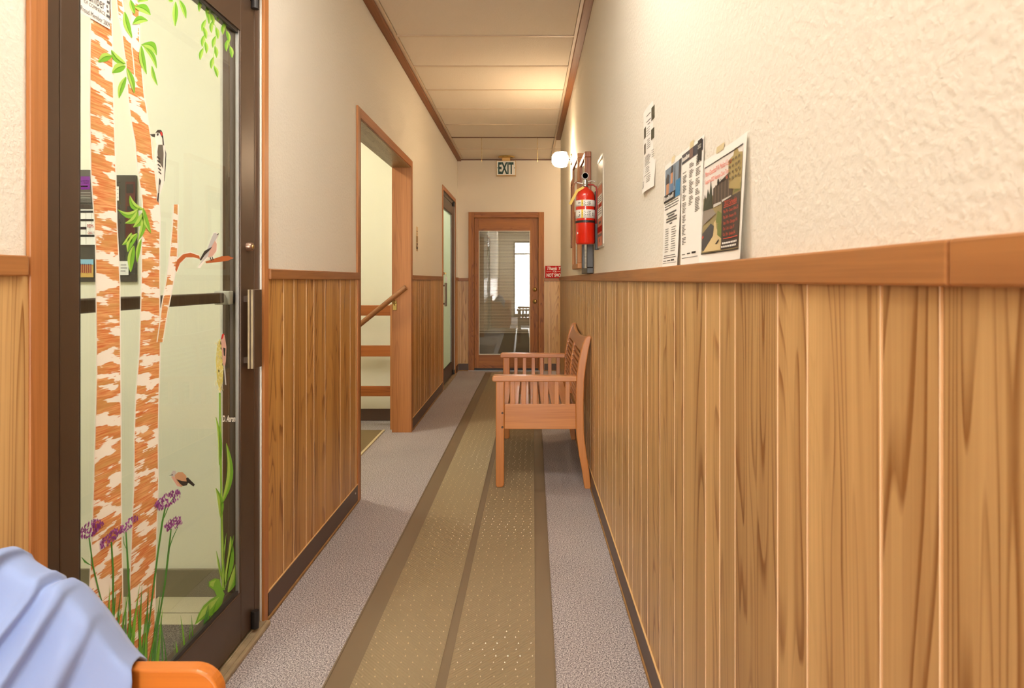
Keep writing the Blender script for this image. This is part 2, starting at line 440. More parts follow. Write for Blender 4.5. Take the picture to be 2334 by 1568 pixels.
# chair rails
tn = [0]
def trim(dims, mat, bevel=.003):
    tn[0] += 1
    return S(BOX('trim_%d' % tn[0], mat, dims, bevel=bevel, center=True))
RW = .018
joints = [YF, .552, 3.70, YC]
for a, b in zip(joints, joints[1:]):
    trim((XR-RW, XR, a+.0012, b-.0012, 1.249, 1.2915), M['railwood'])
trim((XL, XL+RW, YF, 1.185, 1.262, 1.301), M['railwood'])
trim((XL, XL+RW, 2.302, 3.535, 1.257, 1.2965), M['railwood'])
trim((XL, XL+RW, 5.19, 7.035, 1.255, 1.2945), M['railwood'])
trim((XL, XL+RW, 8.33, YB-.02, 1.250, 1.290), M['railwood'])
trim((XL+.002, -.812, YB-.016, YB, 1.240, 1.280), M['railwood_x'])
trim((.232, 1.95, YB-.016, YB, 1.240, 1.280), M['railwood_x'])

# vinyl baseboards with a pale cap and a worn wooden foot
def baseboard(name, plane, a, b):
    h = .102
    if plane == 'L':
        body = (XL, XL+.010, a, b, .012, h); cap = (XL+.0015, XL+.011, a, b, h, h+.004); foot = (XL, XL+.015, a, b, 0, .013)
    elif plane == 'R':
        body = (XR-.010, XR, a, b, .012, h); cap = (XR-.011, XR-.0015, a, b, h, h+.004); foot = (XR-.015, XR, a, b, 0, .013)
    else:
        body = (a, b, YB-.010, YB, .012, h); cap = (a, b, YB-.011, YB-.0015, h, h+.004); foot = (a, b, YB-.015, YB, 0, .013)
    o = S(BOX(name, M['base'], body, bevel=.002, center=True))
    MB().box(*cap).build('cap_strip', M['palecap'], o); MB().box(*foot).build('foot_strip', M['basewood'], o, bevel=.004)
    return o
baseboard('baseboard_left', 'L', 2.292, 3.53)
baseboard('baseboard_left', 'L', 5.185, 7.04)
baseboard('baseboard_left', 'L', 8.33, YB-.012)
baseboard('baseboard_left', 'L', YF, 1.19)
baseboard('baseboard_right', 'R', YF, YC)
baseboard('baseboard_back', 'B', XL+.012, -.815)
baseboard('baseboard_back', 'B', .235, 1.95)
for y in (3.46,):
    MB().lathe([(0,0),(.006,0),(.005,.003),(0,.004)], (XL+.010, y, .07), 'x', 10).build('screw_head', M['alu'], bpy.data.objects['baseboard_left'])

# ceiling: grid with lay-in tiles
ceiling = S(MB().box(XLB, 2.1, YF-.15, YB+.15, 2.96, 3.05).build('ceiling', M['wall_smooth'], origin=(0, 3, 2.96)))
lines = [7.94, 7.30, 6.70, 6.08, 5.475, 4.87, 4.265, 3.66]
while lines[-1] > YF+.3: lines.append(lines[-1]-.607)
allY = [YB-.012] + lines + [YF]
G = .011
TROF = []
for k in range(len(allY)-1):
    y1, y0 = allY[k]-G-.005, allY[k+1]+G+.005
    if y0 < -.3 < y1 or y0 < -2.6 < y1 or y0 < 1.5 < y1:
        TROF.append((y0, y1)); continue
    MB().box(-.886, .317, y0, y1, 2.9245, 2.94).build('ceiling_tile', M['ceil'], ceiling, (-.28, (y0+y1)/2, 2.9245), bevel=.003, seg=1)
    if y0 > 7.2:
        MB().box(.345, 1.55, y0, y1, 2.9245, 2.94).build('ceiling_tile', M['ceil'], ceiling, (.95, (y0+y1)/2, 2.9245), bevel=.003, seg=1)
for y in lines:
    brown = abs(y-7.30) < .01
    MB().box(-.89, .321 if y < 7.2 else 1.6, y-G, y+G, CEIL, 2.936).build('grid_bar', M['grid_brown'] if brown else M['grid'], ceiling, (-.28, y, CEIL), bevel=.001)
MB().box(-.913, -.889, YF, YB, CEIL, 2.936).build('grid_bar', M['grid'], ceiling, (-.9, 3, CEIL))
MB().box(.319, .343, YF, YB, CEIL, 2.936).build('grid_bar', M['grid'], ceiling, (.33, 3, CEIL))
trim((XL, -.913, YF, YB, 2.893, 2.9195), M['beam'])
trim((.338, XR, YF, YC+.012, 2.893, 2.9195), M['beam'])
trim((-.913, 1.95, YB-.014, YB, 2.905, 2.9195), M['grid_brown'])

# ------------------------------------------------------------------ dark storefront doors on the left wall
def casing(parent, y0, y1, zt, w=.047, proud=.010):
    MB().box(XL, XL+proud, y0-w, y0, 0, zt+w).build('casing', M['casing'], parent, (XL, y0, 0), bevel=.002)
    MB().box(XL, XL+proud, y1, y1+w*.9, 0, zt+w).build('casing', M['casing'], parent, (XL, y1, 0), bevel=.002)
    MB().box(XL, XL+proud, y0, y1, zt, zt+w).build('casing', M['casing_y'], parent, (XL, (y0+y1)/2, zt), bevel=.002)
XF = XL-.006          # face of the metal frame
XG = -0.990           # glass plane
def storefront(n, yj0, yl0, yg0, yg1, yl1, yj1, gz0, gz1, ztop, pane_mat):
    d = empty('door_%d' % n, (XL, (yj0+yj1)/2, 0), kind='structure')
    casing(d, yj0, yj1, ztop, w=.044 if n == 1 else .05)
    m = MB().box(-1.085, XF, yj0, yl0-.002, 0, ztop).box(-1.085, XF, yl1+.002, yj1, 0, ztop).box(-1.085, XF, yl0-.002, yl1+.002, ztop-.045, ztop)
    m.build('metal_frame', M['bronze'], d, bevel=.002)
    zt = ztop-.050
    xi = XF-.045
    MB().box(xi, XF, yl0, yg0, .03, zt).build('door_stile', M['bronze'], d, bevel=.003)
    MB().box(xi, XF, yg1, yl1, .03, zt).build('door_stile', M['bronze'], d, bevel=.003)
    MB().box(xi, XF, yg0, yg1, gz1, zt).build('top_rail', M['bronze'], d, bevel=.003)
    MB().box(xi, XF, yg0, yg1, .03, gz0).build('bottom_rail', M['bronze'], d, bevel=.003)
    # glazing stops
    MB().box(XG+.004, XF-.004, yg1-.009, yg1, gz0, gz1).build('glazing_stop', M['alu'], d, bevel=.002)
    MB().box(XG+.004, XF-.004, yg0, yg0+.009, gz0, gz1).build('glazing_stop', M['bronze_dark'], d, bevel=.002)
    MB().box(XG+.004, XF-.004, yg0+.009, yg1-.009, gz1-.012, gz1).build('glazing_stop', M['bronze_dark'], d, bevel=.002)
    MB().box(XG+.004, XF-.004, yg0+.009, yg1-.009, gz0, gz0+.012).build('glazing_stop', M['bronze_dark'], d, bevel=.002)
    pane = MB().poly([(XG, yg0, gz0), (XG, yg1, gz0), (XG, yg1, gz1), (XG, yg0, gz1)]).build('glass_pane', pane_mat, d, fix=False)
    # pull handle, a folded channel standing off the far stile (door 1) or the near one
    yh = yl1-.092 if n == 1 else yl0+.02
    h = MB().box(XF+.018, XF+.040, yh, yh+.062, .952, 1.222).build('pull_handle', M['bronze'], d, bevel=.0015)
    MB().box(XF+.030, XF+.037, yh-.003, yh, .952, 1.222).build('edge_strip', M['thresh'], h, bevel=.0008)
    MB().box(XF+.019, XF+.025, yh-.003, yh, .952, 1.222).build('edge_strip', M['thresh'], h, bevel=.0008)
    MB().box(XF, XF+.020, yh+.01, yh+.03, 1.18, 1.20).build('standoff', M['bronze'], h)
    MB().box(XF, XF+.020, yh+.01, yh+.03, .97, .99).build('standoff', M['bronze'], h)
    # lock cylinder
    yk = yl1-.052 if n == 1 else yl0+.04
    c = MB().lathe([(0,.018),(.012,.018),(.015,.014),(.017,0),(.017,-.001)], (XF, yk, 1.37 if n == 1 else 1.33), 'x', 20).build('lock_cylinder', plain('dull_copper_%d' % n, (150,122,104), .3, metal=.8), d, smooth=True)
    MB().lathe([(0,.0205),(.006,.020),(.007,.018)], (XF, yk, 1.37 if n == 1 else 1.33), 'x', 14).build('lock_plug', M['brass'], c)
    # pivots
    yp = yl1-.02
    MB().lathe([(.013,0),(.013,.05),(.010,.058),(0,.058)], (XF+.012, yp, ztop-.075), 'z', 14).build('pivot', M['bronze_dark'], d, smooth=False)
    MB().lathe([(.013,0),(.013,.06),(0,.06)], (XF+.012, yp, .03), 'z', 14).build('pivot', M['bronze_dark'], d)
    # threshold
    t = MB().box(-1.085, XL+.030, yj0-.01, yj1+.01, 0, .016).build('threshold', M['thresh'], d, bevel=.004)
    MB().box(XL-.01, XL-.004, yj0, yj1, .016, .019).build('threshold_rib', M['thresh'], t)
    MB().box(XL+.012, XL+.017, yj0, yj1, .016, .019).build('threshold_rib', M['thresh'], t)
    return d, pane
frost, N, L, b = newmat('pale_mint_filmed_glass')
b.inputs['Base Color'].default_value = lin((214,222,204)); setp(b, Roughness=.3)
tl = N.new('ShaderNodeBsdfTranslucent'); tl.inputs['Color'].default_value = lin((222,232,212))
mxs = N.new('ShaderNodeMixShader'); mxs.inputs[0].default_value = .7
out = [x for x in N if x.type == 'OUTPUT_MATERIAL'][0]
L.new(b.outputs[0], mxs.inputs[1]); L.new(tl.outputs[0], mxs.inputs[2]); L.new(mxs.outputs[0], out.inputs['Surface'])
door_1, pane_1 = storefront(1, 1.242, 1.295, 1.352, 2.112, 2.215, 2.262, .195, 2.10, 2.285, M['glass'])
door_2, pane_2 = storefront(2, 7.10, 7.14, 7.21, 8.00, 8.12, 8.28, .195, 2.10, 2.285, frost)
door_1['label'] = 'dark bronze glass door painted with birch trees, beside the light panelled wall'
door_2['label'] = 'far dark bronze door with pale mint glass and hanging key tag'
# push bar on the room side of door 1
yb0, yb1 = 1.36, 2.108
xb = XG-.035
pb = MB().box(xb-.018, xb+.012, yb0, yb1, 1.178, 1.212).build('push_bar', M['bronze'], door_1, bevel=.004)
MB().box(xb-.022, XG-.004, yb1-.028, yb1+.002, 1.172, 1.218).build('end_cap', plain('grey_plastic_cap', (196,192,178), .5), pb, bevel=.004)
# key in the far door
key = empty('key_ring', (XF+.02, 7.19, 1.25), 'small brass key with white tag hanging in the lock of the far glass door', 'keys')
MB().box(XF+.018, XF+.036, 7.178, 7.182, 1.322, 1.338).build('key', M['brass'], key)
MB().tube([(XF+.034, 7.18, 1.325), (XF+.037, 7.18, 1.31), (XF+.036, 7.18, 1.29)], .0012, 6).build('ring', M['chrome'], key)
MB().box(XF+.028, XF+.044, 7.168, 7.188, 1.235, 1.29).build('tag', M['white'], key, bevel=.002)

# vestibule behind door 1
def room(name, x0, x1, y0, y1, zc, fm, wm):
    m = MB().box(x0-.1, x0, y0-.1, y1+.1, 0, zc).box(x0, x1, y1, y1+.1, 0, zc).box(x0, x1, y0-.1, y0, 0, zc)
    o = S(m.build('wall_' + name, wm, origin=(x0, y0, 0)))
    S(MB().box(x0-.1, x1, y0-.1, y1+.1, zc, zc+.1).build('ceiling_' + name, wm, origin=((x0+x1)/2, (y0+y1)/2, zc)))
    if fm: S(MB().box(x0-.1, x1, y0-.1, y1+.1, -.12, -.002).build('floor_' + name, fm, origin=((x0+x1)/2, (y0+y1)/2, 0)))
    return o
room('vestibule', -3.1, XLB, .2, 2.47, 2.62, M['bronze_dark'], M['cream'])
fl = bpy.data.objects['floor_vestibule']
tx = [-3.1, -2.72, -2.30, -1.88, -1.46, XLB]
for i in range(5):
    for (a, b) in ((2.345, 2.468), (2.262, 2.339)):
        MB().box(tx[i]+.003, tx[i+1]-.003, a, b, -.006, .004).build('floor_tile', M['tilefloor'], fl, ((tx[i]+tx[i+1])/2, a, 0), bevel=.001)
tag(BOX('entrance_mat', M['darkmat'], (-2.9, XLB-.02, .4, 2.255, -.002, .009), bevel=.003), 'dark grey flecked entrance mat on the vestibule floor behind the glass door', 'mat')
S(BOX('baseboard_vestibule', plain('olive_grey_base', (122,114,92), .5), (-3.1, XLB, 2.458, 2.47, .004, .112), bevel=.002))

room('side_office', -2.6, XLB, 6.4, 8.5, 2.7, M['carpet'], M['cream'])
# stairwell behind the cased opening
room('stairwell', -3.3, XLB, 2.75, 5.57, 2.85, None, M['cream'])
st = S(MB().box(-1.62, XLB, 2.75, 5.57, -.12, 0).build('floor_landing', M['carpet'], origin=(-1.3, 4.2, 0)))
for k in range(5):
    S(MB().box(-1.62-.28*(k+1), -1.62-.28*k, 2.75, 5.57, -.18*(k+1)-.15, -.18*(k+1)).build('floor_step', M['carpet'], origin=(-1.7-.28*k, 4.2, -.18*(k+1))))
S(BOX('baseboard_stairwell', M['base'], (-1.62, XLB, 5.558, 5.57, 0, .104), bevel=.002))
S(MB().box(-3.4,-1.62,2.65,2.75,-1.3,0).box(-3.4,-1.62,5.57,5.67,-1.3,0).box(-3.4,-3.3,2.75,5.57,-1.3,0).box(-1.62,-1.55,2.65,5.67,-1.3,-.12).box(-3.4,-1.55,2.65,5.67,-1.4,-1.3).build('wall_stair_pit', M['cream'], origin=(-2.5,4.2,-1.3)))
d4 = empty('door_4', (XL, (OP2[0]+OP2[1])/2, 0), kind='structure')
d4['label'] = 'open cased doorway in orange stained wood leading to the stairs'
casing(d4, OP2[0], OP2[1], OP2[2], w=.055, proud=.012)
MB().box(XLB, XL+.012, OP2[1]-.004, OP2[1]+.012, 0, OP2[2]).build('jamb', M['casing'], d4, bevel=.002)
MB().box(XLB, XL+.012, OP2[0]-.012, OP2[0]+.004, 0, OP2[2]).build('jamb', M['casing'], d4, bevel=.002)
MB().box(XLB, XL-.002, OP2[0], OP2[1], OP2[2]-.006, OP2[2]+.01).build('head_lining', wood('weathered_head_board', (168,140,100), (118,92,58), 'y', rings=12, across=16, along=1.5, contrast=.7), d4)
# guard rail boards beyond the jamb
gr = empty('guard_rail', (-1.4, 5.30, 0), 'orange stained wooden guard rail of three boards beside the stair handrail', 'railing')
MB().box(-1.150, -1.117, 5.22, 5.30, 0, 1.05).build('post', M['casing'], gr, (-1.13, 5.26, 0), bevel=.003)
for z0, z1 in ((.952, 1.040), (.605, .699), (.268, .353)):
    MB().box(-1.62, -1.125, 5.285, 5.305, z0, z1).build('rail_board', M['casing_x'], gr, (-1.4, 5.3, z0), bevel=.004)
hr = empty('handrail', (-1.0, 5.06, 1.19), 'round sloping wooden stair handrail on a brass bracket by the cased doorway', 'handrail')
MB().tube([(-.985, 5.06, 1.197), (-1.36, 5.06, .893), (-1.75, 5.06, .577)], .021, 14).build('rail', M['railwood_x'], hr)
b = MB().tube([(-1.082, 5.06, 1.09), (-1.088, 5.085, 1.06), (-1.09, 5.118, 1.05)], .006, 8).build('bracket', M['brass'], hr)
MB().box(-1.108, -1.072, 5.119, 5.126, 1.005, 1.085).build('bracket_plate', M['brass'], b, bevel=.004)
lm = tag(BOX('landing_mat', plain('olive_rubber_mat', (126,106,70), .7, bump=(220,.3)), (-1.60, -1.205, 3.62, 5.19, 0, .006)), 'olive rubber mat with a pale edge strip inside the stair doorway', 'mat')
MB().box(-1.205, -1.185, 3.60, 5.19, 0, .009).build('edge_strip', plain('pale_edge_strip', (206,190,150), .5), lm, bevel=.002)

# ------------------------------------------------------------------ back door with blinds
d3 = empty('door_3', (-.29, YB, 0), kind='structure'); d3['label'] = 'red oak door with full mirror-like glass at the corridor end'
fw = .078
MB().box(-.812, -.812+fw, YB-.022, YB+.10, 0, 2.19).build('door_frame', M['doorwood'], d3, (-.77, YB, 0), bevel=.004)
MB().box(.23-fw, .23, YB-.022, YB+.10, 0, 2.19).build('door_frame', M['doorwood'], d3, (.19, YB, 0), bevel=.004)
MB().box(-.812+fw, .23-fw, YB-.022, YB+.10, 2.112, 2.19).build('door_frame', M['doorwood_x'], d3, (-.29, YB, 2.112), bevel=.004)
LX0, LX1, LZ0, LZ1 = -.732, .150, .034, 2.110
GX0, GX1, GZ0, GZ1 = -.672, .038, .222, 1.935
yd0, yd1 = YB+.012, YB+.052
MB().box(LX0, GX0, yd0, yd1, LZ0, LZ1).build('door_stile', M['doorwood'], d3, (-.7, YB, .03), bevel=.002)
MB().box(GX1, LX1, yd0, yd1, LZ0, LZ1).build('door_stile', M['doorwood'], d3, (.1, YB, .03), bevel=.002)
MB().box(GX0, GX1, yd0, yd1, GZ1, LZ1).build('door_rail', M['doorwood_x'], d3, (-.3, YB, 2), bevel=.002)
MB().box(GX0, GX1, yd0, yd1, LZ0, GZ0).build('door_rail', M['doorwood_x'], d3, (-.3, YB, .1), bevel=.002)
m = MB(); b_ = .010
m.box(GX0, GX0+b_, yd0-.003, yd0+.01, GZ0, GZ1).box(GX1-b_, GX1, yd0-.003, yd0+.01, GZ0, GZ1)
m.box(GX0+b_, GX1-b_, yd0-.003, yd0+.01, GZ1-b_, GZ1).box(GX0+b_, GX1-b_, yd0-.003, yd0+.01, GZ0, GZ0+b_)
m.build('glass_bead', plain('pale_bead_paint', (224,214,194), .5), d3)
MB().poly([(GX0, yd0+.006, GZ0), (GX1, yd0+.006, GZ0), (GX1, yd0+.006, GZ1), (GX0, yd0+.006, GZ1)]).build('glass_pane', M['glass_back'], d3, fix=False)
m = MB(); z = .54
slatm = plain('cream_blind_slat', (236,226,200), .5)
while z < GZ1:
    m.add([(GX0, yd1+.012, z), (GX1, yd1+.012, z), (GX1, yd1+.024, z+.016), (GX0, yd1+.024, z+.016)], [(0,1,2,3)]); z += .0205
bl = m.build('blind_slats', slatm, d3, fix=False); bl['kind'] = 'stuff'
MB().box(GX0, GX1, yd1+.010, yd1+.030, .515, .532).build('blind_bottom_bar', slatm, d3, bevel=.003)
S(MB().box(-1.2, .7, YB+.15, YB+.17, 0, 3).box(-1.2,.7,YB+.151,YB+.7,-.03,-.002).build('wall_beyond', plain('dim_room_paint', (150,138,116), .8), origin=(0, YB+.15, 0)))
MB().box(LX0, LX1, yd0-.004, yd1, .004, .032).build('door_sweep', M['bronze_dark'], d3)
S(MB().box(-.812, .23, YB-.03, YB+.10, 0, .010).build('trim_threshold', M['alu'], origin=(-.29, YB, 0)))
kx = .103
k = MB().lathe([(0,-.030),(.012,-.029),(.020,-.022),(.026,-.012),(.030,-.004),(.032,0)], (kx, yd0, 1.122), 'y', 20).build('deadbolt', M['brass'], d3, smooth=True)
MB().box(kx-.003, kx+.003, yd0-.033, yd0-.029, 1.117, 1.127).build('keyhole', M['black'], k)
k = MB().lathe([(0,-.062),(.014,-.060),(.024,-.050),(.025,-.040),(.014,-.026),(.010,-.010),(.028,-.004),(.031,0)], (kx, yd0, .957), 'y', 20).build('door_knob', M['brass'], d3, smooth=True)
MB().box(kx-.0015, kx+.0015, yd0-.0635, yd0-.0605, .953, .961).build('key_slot', M['black'], k)

# ------------------------------------------------------------------ entrance behind the camera (seen in the reflections)
d5 = empty('door_5', (-.285, YF, 0), kind='structure'); d5['label'] = 'bright glass entrance door with transom at the other corridor end'
m = MB()
for x in (EX0, EX1-.05): m.box(x, x+.05, YF-.10, YF-.02, 0, EZ)
m.box(EX0+.05, EX1-.05, YF-.10, YF-.02, EZ-.05, EZ).box(EX0+.05, EX1-.05, YF-.10, YF-.02, 0, .10).box(EX0+.05, EX1-.05, YF-.10, YF-.02, 2.12, 2.17)
m.build('metal_frame', M['bronze'], d5, bevel=.003)
MB().poly([(EX0, YF-.06, .05), (EX1, YF-.06, .05), (EX1, YF-.06, EZ), (EX0, YF-.06, EZ)]).build('glass_pane', M['glass'], d5, fix=False)
# ------------------------------------------------------------------ lamps
def fill_lamp(name, x, y, z, r, strength, label, col=(255,236,208)):
    e_ = empty(name, (x, y, z), label, 'lamp')
    MB().lathe([(0,0),(r*1.08,0),(r*1.08,-.03),(r,-.035)], (x, y, z), 'z', 28).build('rim', M['brass'], e_, smooth=False)
    prof = [(r*math.cos(a), -.03-r*.62*math.sin(a)) for a in [i*math.pi/2/8 for i in range(9)]]
    MB().lathe(prof, (x, y, z), 'z', 28).build('diffuser', emit(name + '_glow', col, strength), e_, smooth=True)
    return e_
fill_lamp('vestibule_fill_lamp', -1.95, 1.35, 2.62, .18, 24, 'added round dome fill lamp on the vestibule ceiling', (255,254,246))  # unseen lamp added to brighten the room behind the painted glass
fill_lamp('alcove_fill_lamp', 1.25, 7.95, 2.92, .16, 20, 'added round dome fill lamp on the alcove ceiling round the corner', (255,236,210))  # added out of sight round the corner to lift the dim far end
fill_lamp('office_fill_lamp', -1.8, 7.5, 2.70, .16, 14, 'added round dome fill lamp on the side office ceiling', (250,255,240))  # added behind the far door so its mint pane is lit through
fill_lamp('stairwell_fill_lamp', -2.1, 4.3, 2.85, .18, 27, 'added round dome fill lamp on the stairwell ceiling', (255,250,234))  # unseen lamp added to brighten the stairwell and spill into the corridor
for k, (y0, y1) in enumerate(TROF):
    e_ = empty('ceiling_light', (-.285, (y0+y1)/2, 2.93), ('added recessed fluorescent fill light over the painted glass door', 'recessed fluorescent ceiling light over the blue cloth', 'added recessed fluorescent fill light by the glass entrance')[k], 'ceiling light')  # first and last added as unseen fill; middle inferred from the bench shadow
    fm = plain('white_enamel_%d' % k, (236,234,228), .4)
    MB().box(-.886, .317, y0, y1, 2.940, 2.956).build('housing', fm, e_)
    for d in ((-.886, -.85, y0, y1), (.281, .317, y0, y1), (-.85, .281, y0, y0+.03), (-.85, .281, y1-.03, y1)):
        MB().box(d[0], d[1], d[2], d[3], 2.9245, 2.940).build('frame', fm, e_)
    MB().box(-.85, .281, y0+.03, y1-.03, 2.930, 2.939).build('diffuser', emit('lit_prismatic_diffuser_%d' % k, (255,248,238), (5.6, 3.8, 5)[k]), e_)

# wall lamp with jar shade
SY, SZ = 5.38, 2.295
sc_ = empty('wall_lamp', (XR, SY, SZ), 'glowing white jar-shaded wall lamp on a chrome base above the extinguisher', 'lamp')
MB().lathe([(0,-.022),(.030,-.022),(.048,-.012),(.052,0)], (XR, SY, SZ), 'x', 24).build('wall_plate', M['chrome'], sc_, smooth=True)
MB().lathe([(.018,-.022),(.016,-.034),(.034,-.036),(.037,-.060),(.034,-.062)], (XR, SY, SZ), 'x', 24).build('shade_holder', M['chrome'], sc_, smooth=True)
MB().lathe([(.034,-.044),(.058,-.050),(.065,-.058),(.068,-.085),(.067,-.120),(.060,-.148),(.044,-.168),(.022,-.177),(0,-.178)], (XR, SY, SZ), 'x', 28).build('glass_shade', emit('lit_opal_glass', (255,224,184), 32), sc_, smooth=True)
MB().tube([(XR-.05, SY, SZ-.036), (XR-.05, SY, SZ-.05), (XR-.045, SY, SZ-.06)], .004, 8).build('switch_knob', M['bronze_dark'], sc_)

# ------------------------------------------------------------------ runner mat
SL = .0095
def mx_(x, y): return x + SL*(y-1.92)
rn = empty('runner_mat', (-.27, 3.5, 0), 'long translucent tan plastic runner mat with chevron ribs along the carpet', 'mat')
m_mat, N, L, b = newmat('translucent_tan_vinyl')
b.inputs['Base Color'].default_value = lin((164,144,112)); setp(b, Roughness=.42)
tr = N.new('ShaderNodeBsdfTransparent'); mxs = N.new('ShaderNodeMixShader'); mxs.inputs[0].default_value = .18
out = [x for x in N if x.type == 'OUTPUT_MATERIAL'][0]
L.new(b.outputs[0], mxs.inputs[1]); L.new(tr.outputs[0], mxs.inputs[2]); L.new(mxs.outputs[0], out.inputs['Surface'])
M['vinyl'] = m_mat
m_mat2 = m_mat.copy(); m_mat2.name = 'translucent_brown_vinyl_border'
for n_ in m_mat2.node_tree.nodes:
    if n_.type == 'BSDF_PRINCIPLED': n_.inputs['Base Color'].default_value = lin((142,122,96))
    if n_.type == 'MIX_SHADER': n_.inputs[0].default_value = .35
RY0, RY1 = 1.0, 8.44
def strip(xa, xb, z0, z1, name, mat):
    v = [(mx_(xa, RY0), RY0), (mx_(xb, RY0), RY0), (mx_(xb, RY1), RY1), (mx_(xa, RY1), RY1)]
    return MB().prism(v, lambda a, c, d: (a, c, d), z0, z1).build(name, mat, rn)
XA, XBm, XC0, XC1, XD, XE = -.630, -.545, -.283, -.250, .024, .090
strip(XA, XE, 0.0005, .003, 'mat_sheet', m_mat2)
strip(XA, XA+.006, .003, .005, 'edge_bead', m_mat2); strip(XE-.006, XE, .003, .005, 'edge_bead', m_mat2)
strip(XBm, XC0, .003, .0042, 'field_sheet', M['vinyl']); strip(XC1, XD, .003, .0042, 'field_sheet', M['vinyl'])
for xa, xb, sgn in ((XBm, XC0, -1), (XC1, XD, 1)):
    m = MB(); y = RY0+.3; wd = xb-xa
    while y < RY1-.3:
        pts = []
        for (x, dy) in ((xa, 0), (xb, sgn*wd)):
            pts.append((x, y+dy))
        t = .006
        (x0, y0), (x1, y1) = pts
        v = [(mx_(x0,y0), y0, .0042), (mx_(x1,y1), y1, .0042), (mx_(x1,y1), y1+t*.5, .0074), (mx_(x0,y0), y0+t*.5, .0074), (mx_(x0,y0), y0+t, .0042), (mx_(x1,y1), y1+t, .0042)]
        m.add(v, [(0,1,2,3),(3,2,5,4)]); y += .0140
    q = m.build('chevron_ribs', M['vinyl'], rn, fix=False); q['kind'] = 'stuff'
stud = plain('glint_toned_stud', (214,190,150), .12, spec=.8)  # lightened base colour paints in the glints of the small studs
m = MB(); y = RY0+.1; row = 0
while y < RY1-.1:
    for (xa, xb) in ((XBm, XC0), (XC1, XD)):
        n = 7
        for k in range(n):
            x = xa + (xb-xa)*(k+.3+.4*((row*.37) % 1)+random.uniform(-.08,.08))/n
            cx, r = mx_(x, y), .0024
            m.add([(cx-r,y-r,.0045),(cx+r,y-r,.0045),(cx+r,y+r,.0045),(cx-r,y+r,.0045),(cx,y,.0085)], [(0,1,4),(1,2,4),(2,3,4),(3,0,4)])
    y += .036; row += 1
q = m.build('studs', stud, rn, fix=False); q['kind'] = 'stuff'

# ------------------------------------------------------------------ wooden bench against the right wall
BY0, BY1 = 3.735, 4.945
bn = empty('wooden_bench', (.1, (BY0+BY1)/2, 0), 'reddish varnished wooden slat bench with spindle arms against the panelled wall', 'bench')
post = [(0,.345,.384),(.03,.340,.380),(.1,.330,.373),(.2,.311,.357),(.3,.297,.344),(.36,.292,.340),(.5,.291,.338),(.65,.294,.342),(.75,.306,.354),(.82,.320,.366),(.87,.334,.376),(.905,.350,.384),(.918,.362,.384)]
def postx(z):
    for (a, b) in zip(post, post[1:]):
        if a[0] <= z <= b[0]:
            t = (z-a[0])/(b[0]-a[0]); return a[1]+(b[1]-a[1])*t
    return post[-1][1]
arm_prof = [(-.212,.652),(-.205,.645),(.297,.645),(.297,.677),(-.20,.680),(-.212,.672)]
for (ya, yb) in ((BY0+.008, BY0+.056), (BY1-.056, BY1-.008)):
    pts = [(x, z) for (z, x, _) in post] + [(x2, z) for (z, _, x2) in post[::-1]]
    MB().prism(pts, lambda a, c, d: (a, d, c), ya, yb).build('back_post', M['bench'], bn, bevel=.005)
    pts = [(-.190,.019),(-.182,.0075),(-.152,.0075),(-.140,.019),(-.138,.646),(-.190,.646)]
    MB().prism(pts, lambda a, c, d: (a, d, c), ya, yb).build('leg', M['bench'], bn, bevel=.006)
    MB().prism(arm_prof, lambda a, c, d: (a, d, c), ya-.010, yb+.012).build('armrest', M['bench_x'], bn, bevel=.005)
    yc = (ya+yb)/2
    MB().box(-.139, .293, yc-.013, yc+.013, .355, .506).build('side_rail', M['bench_x'], bn, bevel=.004)
    for px in (1168, 1193.5, 1219.5, 1244.5, 1268.5, 1293.5):
        x = (px-VX)*3.765/F
        MB().box(x-.0135, x+.0135, yc-.009, yc+.009, .504, .648).build('spindle', M['bench'], bn, (x, yc, .5), bevel=.002)
for z in (.455, .370):
    MB().lathe([(0,-.003),(.005,-.003),(.007,0)], (-.150, BY0+.008, z), 'y', 10).build('bolt', M['bronze'], bn)
MB().box(-.180, -.156, BY0+.056, BY1-.056, .36, .455).build('front_rail', M['bench_y'], bn, bevel=.004)
MB().box(.300, .322, BY0+.056, BY1-.056, .36, .43).build('rear_rail', M['bench_y'], bn, bevel=.004)
for k in range(7):
    x = -.178 + k*.066
    MB().box(x, x+.056, BY0+.03, BY1-.03, .456, .472).build('seat_slat', M['bench_y'], bn, (x, 4.3, .456), bevel=.003)
# crest rail with dipped top, following the rake of the posts
m = MB(); n = 14; ya, yb = BY0+.056, BY1-.056; v = []; fs = []
for i in range(n+1):
    t = i/n; y = ya+(yb-ya)*t; dip = .030*math.sin(math.pi*t)
    zt, zb = .912-dip, .815
    for (z, dx) in ((zb, .006), (zb, .028), (zt, .028), (zt, .006)):
        v.append((postx(min(z, .91))+dx, y, z))
for i in range(n):
    for k in range(4):
        fs.append([i*4+k, i*4+(k+1) % 4, (i+1)*4+(k+1) % 4, (i+1)*4+k])
fs.append([0,1,2,3]); fs.append([n*4+k for k in range(4)])
m.add(v, fs); m.build('crest_rail', M['bench_y'], bn, bevel=.003)
ym = (ya+yb)/2
m = MB(); v = []
for i in range(9):
    z = .47+(.82-.47)*i/8; x = postx(z)
    v.append((x+.002, z))
pts = v + [(x+.026, z) for (x, z) in v[::-1]]
MB().prism(pts, lambda a, c, d: (a, d, c), ym-.020, ym+.020).build('back_divider', M['bench'], bn, bevel=.003)
for k in range(10):
    z = .500+k*.0315
    for (a, b) in ((ya, ym-.020), (ym+.020, yb)):
        x = postx(z+.008)
        MB().box(x+.006, x+.020, a, b, z, z+.018).build('back_slat', M['bench_y'], bn, (x, (a+b)/2, z), bevel=.002)

